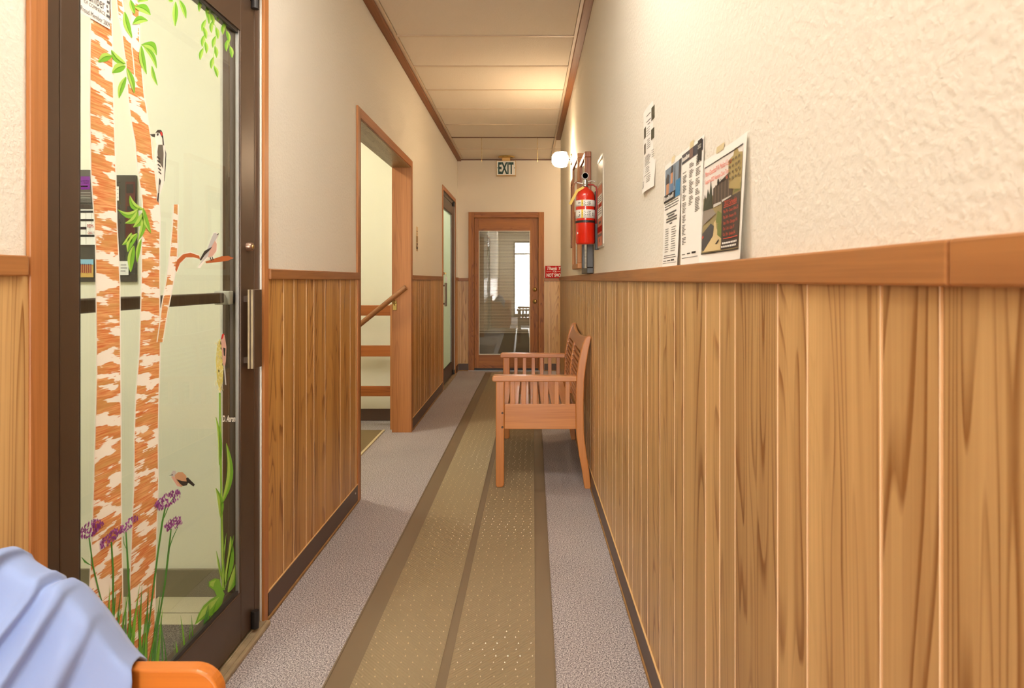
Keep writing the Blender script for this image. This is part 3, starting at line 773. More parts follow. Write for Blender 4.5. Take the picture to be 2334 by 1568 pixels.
# ------------------------------------------------------------------ settle in the near left corner with a blue cloth
se = empty('wooden_settle', (-.7, .35, 0), 'orange varnished wooden seat with rounded end panel under the blue cloth', 'bench')
def end_panel(y0, y1):
    pts = [(-.945,0),(-.452,0)]
    cx, cz, r = -.452-.042, .683-.042, .042
    for i in range(9):
        a = i*math.pi/2/8; pts.append((cx+r*math.cos(a), cz+r*math.sin(a)))
    pts += [(-.945, .683)]
    MB().prism(pts, lambda a, c, d: (a, d, c), y0, y1).build('end_panel', M['settle'], se, bevel=.0035, seg=3)
end_panel(.913, .937); end_panel(-.35, -.326)
MB().box(-.94, -.47, -.326, .913, .41, .435).build('seat_board', M['settle'], se, bevel=.004)
MB().box(-.945, -.92, -.326, .913, .435, .84).build('back_board', M['settle'], se, bevel=.004)
MB().box(-.50, -.48, -.326, .913, .33, .41).build('front_rail', M['settle'], se, bevel=.004)

# cloth: ridge traced over the end panel and the heap behind, folds falling forward to the left
def P3(px, py, Y): return Vector(((px-VX)*Y/F, Y, EYE-(py-VY)*Y/F))
ridge = [(-150,1330,.80),(-60,1290,.83),(0,1266,.86),(22,1246,.88),(48,1250,.89),(62,1268,.895),(110,1296,.90),(130,1302,.905),(138,1322,.905),(165,1316,.91),(185,1328,.915),(210,1356,.92),(236,1388,.925),(262,1426,.93),(292,1468,.936),(320,1496,.940)]
RP = [P3(*r) for r in ridge]
def ridge_at(t):
    f = t*(len(RP)-1); i = min(int(f), len(RP)-2); f -= i
    a, b = RP[i], RP[i+1]
    p0 = RP[max(i-1, 0)]; p3 = RP[min(i+2, len(RP)-1)]
    return .5*((2*a)+(b-p0)*f+(2*p0-5*a+4*b-p3)*f*f+(3*a-p0-3*b+p3)*f**3)
NU, NV = 96, 60
v = []; fs = []
def fold(t, s):
    q = t*7.2 + s*.9*(1-t) + .25*math.sin(t*9)
    f = (q*.78+.1) % 1.0
    a = (f/.78 if f < .78 else (1-f)/.22)*2-1
    a = math.sin(a*math.pi/2)
    return a*(.25+.75*min(1, s*2.2))
for i in range(NU+1):
    t = i/NU; r0 = ridge_at(t)
    for j in range(-10, NV+1):
        s = j/NV
        if j < 0:
            k = -j/10
            p = r0 + Vector((-.02*k, .018+.02*k, -.16*k)) if k > 0 else r0
        else:
            dirv = Vector((-.30*(1-t)**.6-.03, -.30*(1-t)**.5-.02, -.42))
            a1 = min(1, s*11); s2 = max(0, s-.075)
            arc = Vector((.016*t**4*a1, -.044*math.sin(a1*math.pi/2), .006*math.sin(a1*math.pi)))
            p = r0 + dirv*s2 + arc
            nrm = Vector((.55, -.65, .52)).normalized()
            amp = .033*(1-.5*t)*min(1, s*5+.15)
            p = p + nrm*amp*fold(t, s) + nrm*(.004*math.sin(t*31+s*14)+.003*math.sin(t*57-s*23))*min(1, s*4)*(1-.6*t)
        p.x = max(p.x, -.915+.02*math.sin(t*20+s*9)*.2)
        v.append(p)
W = NV+11
for i in range(NU):
    for j in range(W-1):
        fs.append([i*W+j, (i+1)*W+j, (i+1)*W+j+1, i*W+j+1])
clothm, N, L, b = newmat('pale_blue_cotton')
b.inputs['Base Color'].default_value = lin((140,160,206)); setp(b, Roughness=.85)
b.inputs['Sheen Weight'].default_value = .2
tc = N.new('ShaderNodeTexCoord'); n = N.new('ShaderNodeTexNoise'); n.inputs['Scale'].default_value = 14; n.inputs['Detail'].default_value = 3
L.new(tc.outputs['Object'], n.inputs['Vector'])
bp = N.new('ShaderNodeBump'); bp.inputs['Strength'].default_value = .25; bp.inputs['Distance'].default_value = .01
L.new(n.outputs['Fac'], bp.inputs['Height']); L.new(bp.outputs[0], b.inputs['Normal'])
cl = MB().add(v, fs).build('blue_cloth', clothm, origin=(-.7, .8, .44), smooth=True)
sm = cl.modifiers.new('thick', 'SOLIDIFY'); sm.thickness = .004
tag(cl, 'crumpled pale blue cloth thrown over the orange wooden seat end', 'cloth')

# ------------------------------------------------------------------ fire extinguisher
XX, XY = .318, 3.42
red = plain('gloss_red_paint', (212,40,18), .22, coat=.6)
fe = empty('fire_extinguisher', (XX, XY, 1.45), 'red fire extinguisher with white label bands and yellow tag on the wall', 'fire extinguisher')
R_ = .0525
MB().lathe([(0,0),(R_*.88,0),(R_,.010),(R_,.255),(R_*.97,.270),(R_*.86,.286),(R_*.62,.299),(.020,.306),(.018,.312),(0,.312)], (XX, XY, 1.45), 'z', 40).build('cylinder', red, fe, smooth=True)
lab = MB().lathe([(R_+.0008,.205),(R_+.0008,.239)], (XX, XY, 1.45), 'z', 40).lathe([(R_+.0008,.140),(R_+.0008,.187)], (XX, XY, 1.45), 'z', 40).build('label_band', plain('white_label', (232,230,222), .4), fe, smooth=True, fix=False)
def cyl(a, z): # a = metres around the front
    t = -math.pi/2 + a/R_
    return (XX+(R_+.0016)*math.cos(t), XY+(R_+.0016)*math.sin(t), 1.45+z)
ink = MB()
for (z0, z1, n) in ((.210,.234,4), (.146,.183,5)):
    for k in range(n):
        zz = z1-.005-(z1-z0-.005)*k/n
        for (a0, a1) in ((-.012+.004*(k % 2), .012), (.014, .026-.003*(k % 2))):
            ink.add([cyl(a0, zz), cyl(a1, zz), cyl(a1, zz-.0028), cyl(a0, zz-.0028)], [(0,1,2,3)])
for (z, a) in ((.226,-.046), (.226,-.038), (.152,-.044), (.160,-.040), (.175,-.042), (.160,.036), (.170,.036)):
    ink.add([cyl(a, z), cyl(a+.007, z), cyl(a+.007, z-.006), cyl(a, z-.006)], [(0,1,2,3)])
ink.build('label_print', M['greyink'], lab, fix=False)['kind'] = 'stuff'
yel = MB()
for z0, z1 in ((.205,.239), (.140,.187)):
    yel.add([cyl(-.026, z0), cyl(-.016, z0), cyl(-.016, z1), cyl(-.026, z1)], [(0,1,2,3)])
yel.build('label_yellow', plain('yellow_ink', (224,196,70), .5), lab, fix=False)
def cyl2(a, z):
    x, y, zz = cyl(a, z); return (x+(x-XX)*.012, y+(y-XY)*.012, zz)
lt = MB()
put_text(lt, 'A', cyl2, -.024, .214, .006, .015); put_text(lt, 'C', cyl2, -.024, .155, .006, .016)
lt.build('label_letters', M['black'], lab, fix=False)['kind'] = 'stuff'
MB().lathe([(R_+.002,.116),(R_+.0035,.117),(R_+.0035,.127),(R_+.002,.128)], (XX, XY, 1.45), 'z', 40).build('strap', M['bronze_dark'], fe)
bx = MB().box(XR-.020, XR-.002, XY-.02, XY+.02, 1.42, 1.74).build('wall_bracket', M['bronze_dark'], fe, bevel=.002)
tri = MB().add([cyl(-.056, .052), cyl(-.044, .060), cyl(-.056, .068)], [(0,1,2)]).build('white_arrow', M['white'], fe, fix=False)
# valve, gauge, levers
vz = 1.762
MB().lathe([(.018,0),(.018,.012),(.015,.016),(.015,.034),(.016,.038),(.012,.050),(0,.050)], (XX, XY, vz), 'z', 18).build('valve', M['chrome'], fe, smooth=True)
g = MB().lathe([(0,-.004),(.017,-.004),(.019,0),(.019,.014),(0,.014)], (XX-.002, XY-.016, vz+.062), 'y', 20).build('gauge', plain('satin_gauge_rim', (200,198,192), .35, metal=.3), fe)
MB().lathe([(0,-.0045),(.0155,-.0045)], (XX-.002, XY-.016, vz+.062), 'y', 20).build('gauge_dial', plain('grey_dial', (112,106,98), .6), g)
MB().prism([(0,0),(.05,.012),(.075,.010),(.075,.016),(.048,.019),(0,.010)], lambda a, c, d: (XX-.018+a, XY+d, vz+.020+c), -.008, .008).build('lever', M['chrome'], fe, bevel=.002)
MB().prism([(0,0),(-.06,.014),(-.06,.020),(0,.010)], lambda a, c, d: (XX+a, XY+d, vz+.012+c), -.008, .008).build('carry_handle', M['chrome'], fe, bevel=.002)
MB().tube([(XX+.012, XY-.02, vz+.012), (XX+.040, XY-.02, vz+.012), (XX+.058, XY-.02, vz), (XX+.061, XY-.02, vz-.03), (XX+.059, XY-.02, vz-.10), (XX+.056, XY-.02, vz-.17), (XX+.057, XY-.02, vz-.20)], .0045, 10).build('hose', plain('dark_red_hose', (150,34,22), .4), fe, smooth=True)
MB().tube([(XX-.035, XY-.015, vz+.035), (XX-.055, XY-.015, vz+.025), (XX-.070, XY-.015, vz-.01), (XX-.066, XY-.015, vz-.13), (XX-.058, XY-.015, vz-.20)], .0022, 8).build('wire_clip', plain('rusty_wire', (150,84,50), .4), fe, smooth=True)
tg = [(0,0),(.010,.008),(-.042,-.024),(-.062,-.066),(-.080,-.098),(-.090,-.092),(-.072,-.054),(-.050,-.012)]
tg = [(-.004,.004),(.006,-.004),(-.030,-.026),(-.048,-.060),(-.068,-.098),(-.080,-.090),(-.060,-.052),(-.040,-.016)]
MB().prism(tg, lambda a, c, d: (XX-.012+a, XY-.035+d, vz-.002+c), 0, .0008).build('service_tag', plain('yellow_tag', (224,196,96), .6), fe)

# ------------------------------------------------------------------ pictures on the right wall, seen edge-on
def picture(y0, y1, z0, z1, fmat, paper, label, depth=.025, wdt=.035, marks=None):
    e_ = empty('framed_picture', (XR, (y0+y1)/2, z0), label, 'picture')
    x0, x1 = XR-depth, XR-.001
    for d in ((y0, y1, z0, z0+wdt), (y0, y1, z1-wdt, z1), (y0, y0+wdt, z0+wdt, z1-wdt), (y1-wdt, y1, z0+wdt, z1-wdt)):
        MB().box(x0, x1, *d).build('frame_side', fmat, e_, (x0, d[0], d[2]), bevel=.004)
    MB().box(x0+.012, x1, y0+wdt, y1-wdt, z0+wdt, z1-wdt).build('print', paper, e_)
    if marks:
        mk = MB()
        for (a, b, c, d) in marks:
            Y = lambda u: y1-wdt-(y1-y0-2*wdt)*u
            Z = lambda q: z0+wdt+(z1-z0-2*wdt)*q
            mk.box(x0+.0112, x0+.0120, Y(a), Y(b), Z(c), Z(d))
        mk.build('printed_marks', M['greyink'], e_)
    MB().poly([(x0+.008, y0+wdt, z0+wdt), (x0+.008, y1-wdt, z0+wdt), (x0+.008, y1-wdt, z1-wdt), (x0+.008, y0+wdt, z1-wdt)]).build('glass', M['glass_dim'], e_, fix=False)
    return e_
fr_brown = wood('picture_frame_brown', (166,102,66), (112,62,36), 'z', rings=3, across=20, along=1, rough=.35)
fr_tan = wood('picture_frame_tan', (210,146,88), (170,108,56), 'z', rings=3, across=20, along=1, rough=.4)
lines_m = [(.15,.85,.9-.07*k,.93-.07*k) for k in range(9)]
sage = plain('sage_print', (176,168,136), .6)
picture(4.29, 4.80, 1.335, 2.13, fr_tan, M['white'], 'large tan wooden framed certificate on the wall, reaching lower than the extinguisher', .045, marks=lines_m)
picture(3.80, 4.17, 1.66, 2.04, fr_brown, sage, 'brown wooden framed print above the dark frame behind the extinguisher', .040)
picture(3.66, 4.02, 1.293, 1.63, plain('charcoal_frame', (72,68,64), .4), plain('dark_red_print', (120,74,60), .6), 'charcoal framed picture standing on the rail under the extinguisher', .040)
picture(4.93, 5.20, 1.52, 2.07, fr_brown, sage, 'thin brown framed print under the wall lamp', .030)

# plastic-sleeved notice
pc = empty('sleeved_notice', (XR, 3.31, 1.43), 'long narrow red and white notice in a glossy plastic sleeve beside the extinguisher', 'notice')
y0, y1 = 3.15, 3.385
def NP(u, q, d): return (XR-.006-d, y1-(y1-y0)*u, 1.425+.475*q)
pts = [(.04,0),(.96,0),(1,.03),(1,.93),(.9,1),(.1,1),(0,.93),(0,.03)]
MB().prism(pts, lambda a, c, d: NP(a, c, d), -.005, .003).build('sleeve_back', plain('grey_board', (190,180,160), .3), pc)
def nrect(mb, u0, u1, a, b, d): mb.add([NP(u0,a,d), NP(u1,a,d), NP(u1,b,d), NP(u0,b,d)], [(0,1,2,3)])
m = MB(); nrect(m, .06,.94,.02,.68,.0036); m.build('pink_sheet', plain('pink_paper', (206,140,118), .9, spec=.05), pc, fix=False)
m = MB(); nrect(m, .06,.94,.49,.58,.0042); nrect(m, .06,.94,.33,.44,.0042); nrect(m,.2,.8,.70,.715,.0042); m.build('white_bands', plain('matt_white_band', (236,234,228), .9, spec=.05), pc, fix=False)
m = MB(); nrect(m, .06,.94,.17,.235,.0042); nrect(m,.3,.7,.45,.48,.0042); m.build('red_band', plain('red_ink', (170,40,30), .9, spec=.05), pc, fix=False)
m = MB()
for k in range(3): nrect(m, .2,.8,.55-.022*k,.558-.022*k,.0046); nrect(m,.2,.8,.42-.026*k,.428-.026*k,.0046)
nrect(m,.15,.85,.12,.15,.0046); nrect(m,.4,.55,.06,.1,.0046); nrect(m,.3,.7,.26,.29,.0046)
m.build('print_lines', M['greyink'], pc, fix=False)
m = MB(); nrect(m, .08,.92,.95,.985,.0048); m.build('plastic_fold', M['sleeve'], pc, fix=False)
m = MB(); 
for (u0, u1) in ((0,.03), (.97,1)): m.add([NP(u0,.03,.006),NP(u1,.03,.006),NP(u1,.93,.006),NP(u0,.93,.006)], [(0,1,2,3)])
m.build('sleeve_edge', M['bronze_dark'], pc, fix=False)['kind'] = 'stuff'

# ------------------------------------------------------------------ papers taped to the right wall
class Sheet:
    def __init__(s, name, yf, yn, z0, z1, disp, label, tapes=(), skew=0):
        s.yf, s.yn, s.z0, s.z1, s.disp, s.skew = yf, yn, z0, z1, disp, skew
        s.root = empty(name, (XR, (yf+yn)/2, z0), label, 'paper')
        n = 14; v = []; fs = []
        for i in range(n+1):
            for j in range(n+1): v.append(s.pt(i/n, j/n, 0))
        for i in range(n):
            for j in range(n): fs.append([i*(n+1)+j, (i+1)*(n+1)+j, (i+1)*(n+1)+j+1, i*(n+1)+j+1])
        MB().add(v, fs).build('sheet', M['white'], s.root, smooth=True, fix=False)
        for (u, q) in tapes:
            m = MB(); m.add([s.pt(u-.09, q-.03, .0008), s.pt(u+.09, q-.03, .0008), s.pt(u+.09, q+.03, -.0003), s.pt(u-.09, q+.03, -.0003)], [(0,1,2,3)])
            m.build('tape', plain('yellowed_tape', (206,192,150), .3), s.root, fix=False)
    def pt(s, u, q, d):
        return (XR-.0015-s.disp(u, q)-d, s.yf+(s.yn-s.yf)*u + s.skew*(q-.5), s.z0+(s.z1-s.z0)*q)
    def rects(s, name, mat, rs, d=.0006, nu=6, nq=6):
        m = MB()
        for (u0, u1, q0, q1) in rs:
            a = max(1, int(abs(u1-u0)*nu+.5)); b = max(1, int(abs(q1-q0)*nq+.5)); v = []; fs = []
            for i in range(a+1):
                for j in range(b+1): v.append(s.pt(u0+(u1-u0)*i/a, q0+(q1-q0)*j/b, d))
            for i in range(a):
                for j in range(b): fs.append([i*(b+1)+j, (i+1)*(b+1)+j, (i+1)*(b+1)+j+1, i*(b+1)+j+1])
            m.add(v, fs)
        o = m.build(name, mat, s.root, fix=False)
        if len(m.f) > 1: o['kind'] = 'stuff'
        return o
    def polys(s, name, mat, ps, d=.0006):
        m = MB()
        for p in ps: m.add([s.pt(a, b, d) for (a, b) in p], [list(range(len(p)))])
        o = m.build(name, mat, s.root, fix=False)
        if len(m.f) > 1: o['kind'] = 'stuff'
        return o
    def text(s, name, mat, items, d=.001):
        m = MB()
        for (t, u, q, w_, h) in items: put_text(m, t, lambda a, b: s.pt(a, b, d), u, q, w_, h)
        o = m.build(name, mat, s.root, fix=False)
        if len(m.f) > 1: o['kind'] = 'stuff'
        return o
def para(u, q, w_, n, gap=.016, h=.006, jit=.25):
    return [(u, u+w_*(1-jit*random.random()), q-gap*k, q-gap*k+h) for k in range(n)]
# far photocopied sheet, lower edge lifting
s1 = Sheet('photocopied_notice', 2.085, 1.895, 1.542, 1.812, lambda u, q: .018*max(0, .35-q)**1.2 + .002*math.sin(u*5), 'white photocopied notice with four small photos hanging highest beside the flyers')
s1.rects('small_photo', plain('dark_photo', (70,68,52), .5), [(.70,.93,.78,.93)]); s1.rects('small_photo', plain('dark_photo_b', (66,64,50), .5), [(.08,.30,.66,.79)])
s1.rects('small_photo', plain('dark_photo_c', (74,72,54), .5), [(.68,.90,.56,.68)]); s1.rects('small_photo', plain('dark_photo_d', (70,60,50), .5), [(.1,.28,.47,.59)])
s1.rects('print_lines', M['greyink'], [(.35,.65,.89,.9),(.35,.65,.82,.83),(.45,.6,.78,.79)] + para(.36,.74,.28,4,.03) + para(.4,.6,.25,5,.025) + para(.2,.42,.45,7,.018) + para(.3,.28,.3,4,.02) + para(.15,.19,.5,1,.02) + para(.4,.16,.3,4,.02) + para(.05,.13,.15,5,.018) + para(.72,.43,.18,4,.025))
# first flyer, photo banner
s2 = Sheet('photo_flyer', 1.775, 1.573, 1.2925, 1.576, lambda u, q: .006*(1-q)*u + .004*max(0, .25-q), 'white flyer with a blue photo banner, farthest of the three standing on the rail', tapes=((.5,1.0),), skew=-.03)
s2.rects('photo_banner', plain('steel_blue_photo', (120,140,160), .5), [(.06,.97,.66,.95)])
s2.polys('photo_figures', plain('skin_tone_ink', (196,140,104), .5), [[(.14,.70),(.30,.70),(.32,.80),(.22,.84),(.15,.80)], [(.40,.78),(.52,.78),(.54,.88),(.47,.92),(.40,.88)]], .0009)
s2.polys('photo_darks', plain('dark_photo_ink', (52,52,58), .5), [[(.12,.80),(.32,.80),(.33,.87),(.22,.90),(.12,.86)], [(.39,.88),(.54,.88),(.54,.94),(.44,.95)], [(.84,.66),(.97,.66),(.97,.95),(.86,.95)], [(.62,.74),(.65,.74),(.65,.93),(.62,.93)]], .001)
s2.polys('photo_shirts', plain('denim_ink', (84,120,160), .5), [[(.36,.68),(.58,.68),(.56,.79),(.40,.79)]], .0008)
s2.rects('title_bar', M['black'], [(.02,.72,.625,.70)], .0012)
s2.rects('blue_box', plain('cyan_box', (30,124,176), .5), [(.72,.97,.63,.78)], .0013)
s2.rects('print_lines', M['greyink'], para(.08,.605,.86,3,.024,.008,.1) + [(.2,.8,.50,.515),(.3,.7,.475,.49),(.2,.85,.45,.465),(.2,.85,.425,.44),(.42,.58,.40,.413)] + para(.15,.36,.25,11,.022) + para(.55,.36,.3,11,.022) + [(.12,.85,.10,.106),(.1,.9,.08,.086)])
s2.rects('footer_marks', M['black'], [(.08,.28,.05,.056),(.35,.55,.05,.058),(.6,.8,.05,.062),(.05,.95,.03,.033)])
s2.rects('title_letters', M['white'], [(.05+.085*k, .05+.085*k+.055, .645, .675+.012*(k % 3 == 0)) for k in range(7)], .0016)
# second flyer, list of resources
s3 = Sheet('list_flyer', 1.568, 1.367, 1.2925, 1.575, lambda u, q: .007*(1-q)*u + .003*(1-q), 'white flyer listing columns of contacts under a dark banner, middle one on the rail', tapes=((.48,1.0),))
s3.rects('title_bar', plain('slate_banner', (58,62,74), .5), [(.03,.97,.885,.97)])
s3.polys('ribbon', M['black'], [[(.76,.80),(.84,.825),(.93,.80),(.93,.985),(.76,.985)]], .001)
s3.text('ribbon_text', M['white'], [('2022', .775, .915, .135, .03)], .0016)
s3.rects('banner_glow', plain('rust_banner', (120,92,84), .5), [(.40,.56,.89,.965)], .0009)
s3.rects('title_letters', M['white'], [(.06+.05*k, .06+.05*k+.035, .905, .935+.01*(k % 4 == 0)) for k in range(7)], .0013)
ls = []
for (u, q, blocks) in ((.08,.80,[1,5,5,4,7,5,7,6]), (.40,.84,[3,5,9,6]), (.70,.86,[6,5,5,4,9])):
    for n_ in blocks:
        ls += para(u, q, .21, n_, .0135, .006, .5); q -= n_*.0135+.016
s3.rects('print_lines', M['greyink'], [r for r in ls if r[2] > .17])
s3.rects('footer_marks', M['black'], [(.08,.26,.085,.09),(.36,.52,.085,.095),(.60,.80,.085,.10),(.08,.9,.055,.059)])
# schedule poster, landscape, curling off the wall
def curl(u, q): return .022*max(0, u-.72)**1.4*3*(1-.75*q) + .010*max(0, .2-u)*(1-q)*5*.6 + .008*(1-q)*.6
s4 = Sheet('schedule_poster', 1.372, 1.092, 1.2925, 1.516, curl, 'curling colour poster with red headline and dark schedule box on the rail', tapes=((.42,1.02),))
s4.rects('photo_sky', plain('poster_sky', (226,222,216), .5), [(.05,.93,.62,.92)])
s4.rects('photo_ground', plain('poster_ground', (150,136,96), .5), [(.05,.93,.085,.62)])
s4.rects('border', M['black'], [(.045,.935,.915,.925),(.045,.935,.08,.09),(.045,.052,.08,.925)], .0013)
s4.polys('photo_tower', plain('poster_tan', (164,146,92), .5), [[(.62,.62),(.93,.56),(.93,.86),(.84,.88),(.80,.93),(.74,.93),(.72,.88),(.62,.86)]], .0009)
s4.rects('photo_windows', plain('poster_window', (104,90,56), .5), [(.65+.07*i, .69+.07*i, .68+.05*j, .70+.05*j) for i in range(4) for j in range(4)], .0032)
s4.polys('photo_hall', plain('poster_dark_building', (74,62,54), .5), [[(.28,.52),(.72,.53),(.72,.74),(.66,.76),(.28,.68)]], .0012)
s4.rects('photo_columns', plain('poster_column', (120,104,90), .5), [(.33+.075*i, .345+.075*i, .53, .70) for i in range(5)], .0014)
s4.polys('photo_trees', plain('poster_fir', (58,62,48), .5), [[(.06,.50),(.28,.50),(.26,.62),(.22,.78),(.19,.64),(.15,.70),(.12,.60),(.08,.66)]], .0013)
s4.polys('photo_roof', plain('poster_roof', (140,130,120), .5), [[(.06,.36),(.36,.44),(.22,.53),(.06,.50)]], .0012)
s4.polys('photo_lawn', plain('poster_lawn', (112,124,62), .5), [[(.36,.36),(.48,.32),(.50,.42),(.40,.46)], [(.40,.24),(.50,.20),(.50,.33),(.40,.34)], [(.74,.56),(.93,.56),(.93,.62),(.80,.60)]], .0011)
s4.polys('photo_road', plain('poster_path', (206,184,136), .5), [[(.08,.10),(.48,.10),(.50,.20),(.38,.30),(.36,.38),(.31,.36),(.30,.26)]], .0010)
s4.polys('photo_bus', plain('poster_bus', (70,70,72), .5), [[(.06,.12),(.10,.11),(.30,.24),(.32,.33),(.24,.36),(.06,.28)]], .0014)
s4.polys('photo_stripe', plain('poster_red_stripe', (200,60,40), .5), [[(.06,.25),(.16,.29),(.18,.27),(.28,.31),(.28,.28),(.18,.245),(.15,.27),(.06,.225)]], .0016)
s4.rects('schedule_box', plain('poster_charcoal', (56,48,46), .5), [(.50,.92,.10,.545)], .0014, 20, 20)
red_i = plain('poster_red', (226,84,60), .5)
s4.text('headline', red_i, [('Mann-Grandstaff VA Medical Center', .08, .825, .62, .050), ('Supports 2022 Veterans Clinic Tour', .08, .755, .56, .040)], .0016)
s4.text('logo', M['black'], [('Choose', .44, .70, .13, .035)], .0018)
s4.text('logo_red', red_i, [('VA', .58, .705, .04, .035)], .0018)
o_ = MB(); ring = [(math.cos(a), math.sin(a)) for a in [2*math.pi*k/16 for k in range(16)]]
o_.add([s4.pt(.405+.022*c, .715+.032*q, .0018) for c, q in ring], [list(range(16))]); o_.build('logo_disc', M['black'], s4.root, fix=False)
s4.text('schedule_title', red_i, [('2022 Schedule', .56, .475, .28, .045)], .0020)
s4.rects('title_rule', red_i, [(.55,.84,.462,.467)], .0020)
s4.text('schedule_lines', red_i, [("May 7th - Coeur d'Alene, ID", .545, .415, .34, .028), ('May 26th - Newport, WA', .545, .365, .29, .028), ('Sept. 17th - Okanogan, WA', .545, .315, .33, .028), ('Oct. 1-2nd - Libby, MT', .545, .265, .25, .028), ('Oct. 15th - Spokane, WA', .545, .215, .28, .028)], .0020)
s4.rects('schedule_note', red_i, [(.55,.90,.188,.194)], .0020)
s4.rects('schedule_foot', M['white'], [(.53+.045*k, .53+.045*k+.035, .145, .160) for k in range(8)] + [(.51+.045*k, .51+.045*k+.035, .115, .130) for k in range(8)], .0020)
s4.polys('poster_people', M['black'], [[(.36,.16),(.40,.155),(.41,.165),(.45,.185),(.44,.20),(.40,.18)]], .0016)
s4.polys('poster_cars', plain('poster_white_cars', (200,198,190), .5), [[(.30,.50),(.48,.51),(.48,.53),(.30,.53)], [(.5,.52),(.7,.54),(.7,.55),(.5,.54)]], .0016)
# small notice on the left wall
y0, y1 = 5.40, 5.49
ln = empty('small_notice', (XL, 5.44, 1.51), 'small tan notice with a dark photo on the left wall past the stair doorway', 'paper')
def LP(u, q, d): return (XL+.001+d, y0+(y1-y0)*u, 1.505+.215*q)
def lrect(name, mat, rs, d):
    m = MB()
    for (a, b, c, e_) in rs: m.add([LP(a,c,d), LP(b,c,d), LP(b,e_,d), LP(a,e_,d)], [(0,1,2,3)])
    o = m.build(name, mat, ln, fix=False); o['kind'] = 'stuff'; return o
lrect('sheet', plain('tan_paper', (212,186,146), .6), [(0,1,0,1)], 0)
lrect('fade_band', plain('brown_photo', (150,122,84), .6), [(.05,.95,.36,.62)], .0005)
lrect('dark_band', plain('dark_brown_photo', (70,46,26), .6), [(.05,.95,.08,.20),(.05,.25,.20,.34),(.45,.9,.24,.34)], .0007)
lrect('print_lines', M['greyink'], [(.1,.9,.03,.05),(.2,.8,.80,.83),(.3,.7,.70,.72)], .0007)

# ------------------------------------------------------------------ exit sign, hooks, no-smoking sign
ex = empty('exit_sign', (-.288, 8.42, 2.66), 'white exit sign with dark green letters hanging from a brass canopy at the corridor end', 'sign')
MB().lathe([(0,0),(.112,0),(.114,-.006),(.085,-.013),(.03,-.018),(0,-.018)], (-.283, 8.43, CEIL), 'z', 30).build('canopy', M['brass'], ex, smooth=True)
MB().box(-.343, -.232, 8.41, 8.45, 2.865, 2.903).build('neck', plain('tan_neck', (206,164,100), .4, metal=.4), ex, bevel=.003)
MB().box(-.421, -.154, 8.40, 8.45, 2.660, 2.866).build('housing', plain('tan_metal_housing', (200,166,118), .4, metal=.3), ex, bevel=.004)
MB().box(-.411, -.164, 8.397, 8.401, 2.670, 2.857).build('face', plain('white_sign_face', (236,232,222), .4), ex)
m = MB(); put_text(m, 'EXIT', lambda a, b: (a, 8.3955, b), -.393, 2.69, .208, .148, bold=.035)
for sx, dr in ((-.401, -1), (-.172, 1)):
    m.add([(sx+dr*.006, 8.3955, 2.765), (sx-dr*.004, 8.3955, 2.775), (sx-dr*.004, 8.3955, 2.755)], [(0,1,2)])
m.build('letters', plain('dark_green_ink', (28,66,56), .5), ex, fix=False)
for k, x in enumerate((-.535, .118)):
    m = MB(); z = CEIL
    while z > 2.64:
        m.lathe([(0,.006),(.004,.003),(.004,-.003),(0,-.006)], (x, 7.30, z-.007), 'z', 6); z -= .015
    tag(m.build('hanging_chain', M['brass'], smooth=False), ('thin brass bead chain hanging between exit sign and glass door wall' if k == 0 else 'thin brass bead chain hanging between exit sign and wall lamp'), 'chain', 'ceiling bead chains')
ns = empty('no_smoking_sign', (.37, YB, 1.24), 'small red sign with white lettering standing on the rail beside the oak door', 'sign')
MB().box(.246, .60, YB-.020, YB-.014, 1.281, 1.450).build('plate', plain('red_sign', (186,20,14), .5, spec=.15), ns)
m = MB(); fn = lambda a, b: (a, YB-.0208, b)
put_text(m, 'Thank You', fn, .262, 1.395, .25, .042, slant=.25, bold=.02)
put_text(m, 'FOR', fn, .352, 1.358, .05, .026); put_text(m, 'NOT SMOKING', fn, .265, 1.298, .30, .046, bold=.03)
m.add([fn(.265,1.371), fn(.33,1.371), fn(.33,1.373), fn(.265,1.373)], [(0,1,2,3)]); m.add([fn(.41,1.371), fn(.58,1.371), fn(.58,1.373), fn(.41,1.373)], [(0,1,2,3)])
m.build('letters', M['white'], ns, fix=False)

# ------------------------------------------------------------------ notice board in the vestibule
VYw = 2.47
def VP_(px, py, d=0.0): # point on the vestibule wall
    Y = VYw-.012-d; return ((px-VX)*Y/F, Y, EYE-(py-VY)*Y/F)
nb = empty('notice_board', (-1.66, VYw, 1.24), 'dark framed notice board on the vestibule wall behind the painted glass', 'notice board')
a = VP_(60, 642); b = VP_(309, 399)
MB().box(a[0], b[0], VYw-.012, VYw-.001, a[2], b[2]).build('board', plain('dark_board', (70,64,58), .35), nb, bevel=.002)
def vcard(name, px0, px1, py0, py1, mat, label, d=.002, items=()):
    pts = [VP_(px0, py1, d), VP_(px1, py1, d), VP_(px1, py0, d), VP_(px0, py0, d)]
    e_ = MB().poly(pts).build(name, mat, origin=pts[0], fix=False); tag(e_, label, 'paper')
    for (nm, mt, rs) in items:
        m = MB()
        for r in rs:
            if isinstance(r[0], str):
                put_text(m, r[0], lambda u, q: VP_(u, q, d+.001), r[1], r[2], r[3], -r[4])
            else:
                m.add([VP_(r[0], r[3], d+.001), VP_(r[1], r[3], d+.001), VP_(r[1], r[2], d+.001), VP_(r[0], r[2], d+.001)], [(0,1,2,3)])
        o = m.build(nm, mt, e_, fix=False)
        if len(rs) > 1: o['kind'] = 'stuff'
    return e_
grey = plain('mid_grey_print', (92,86,80), .5)
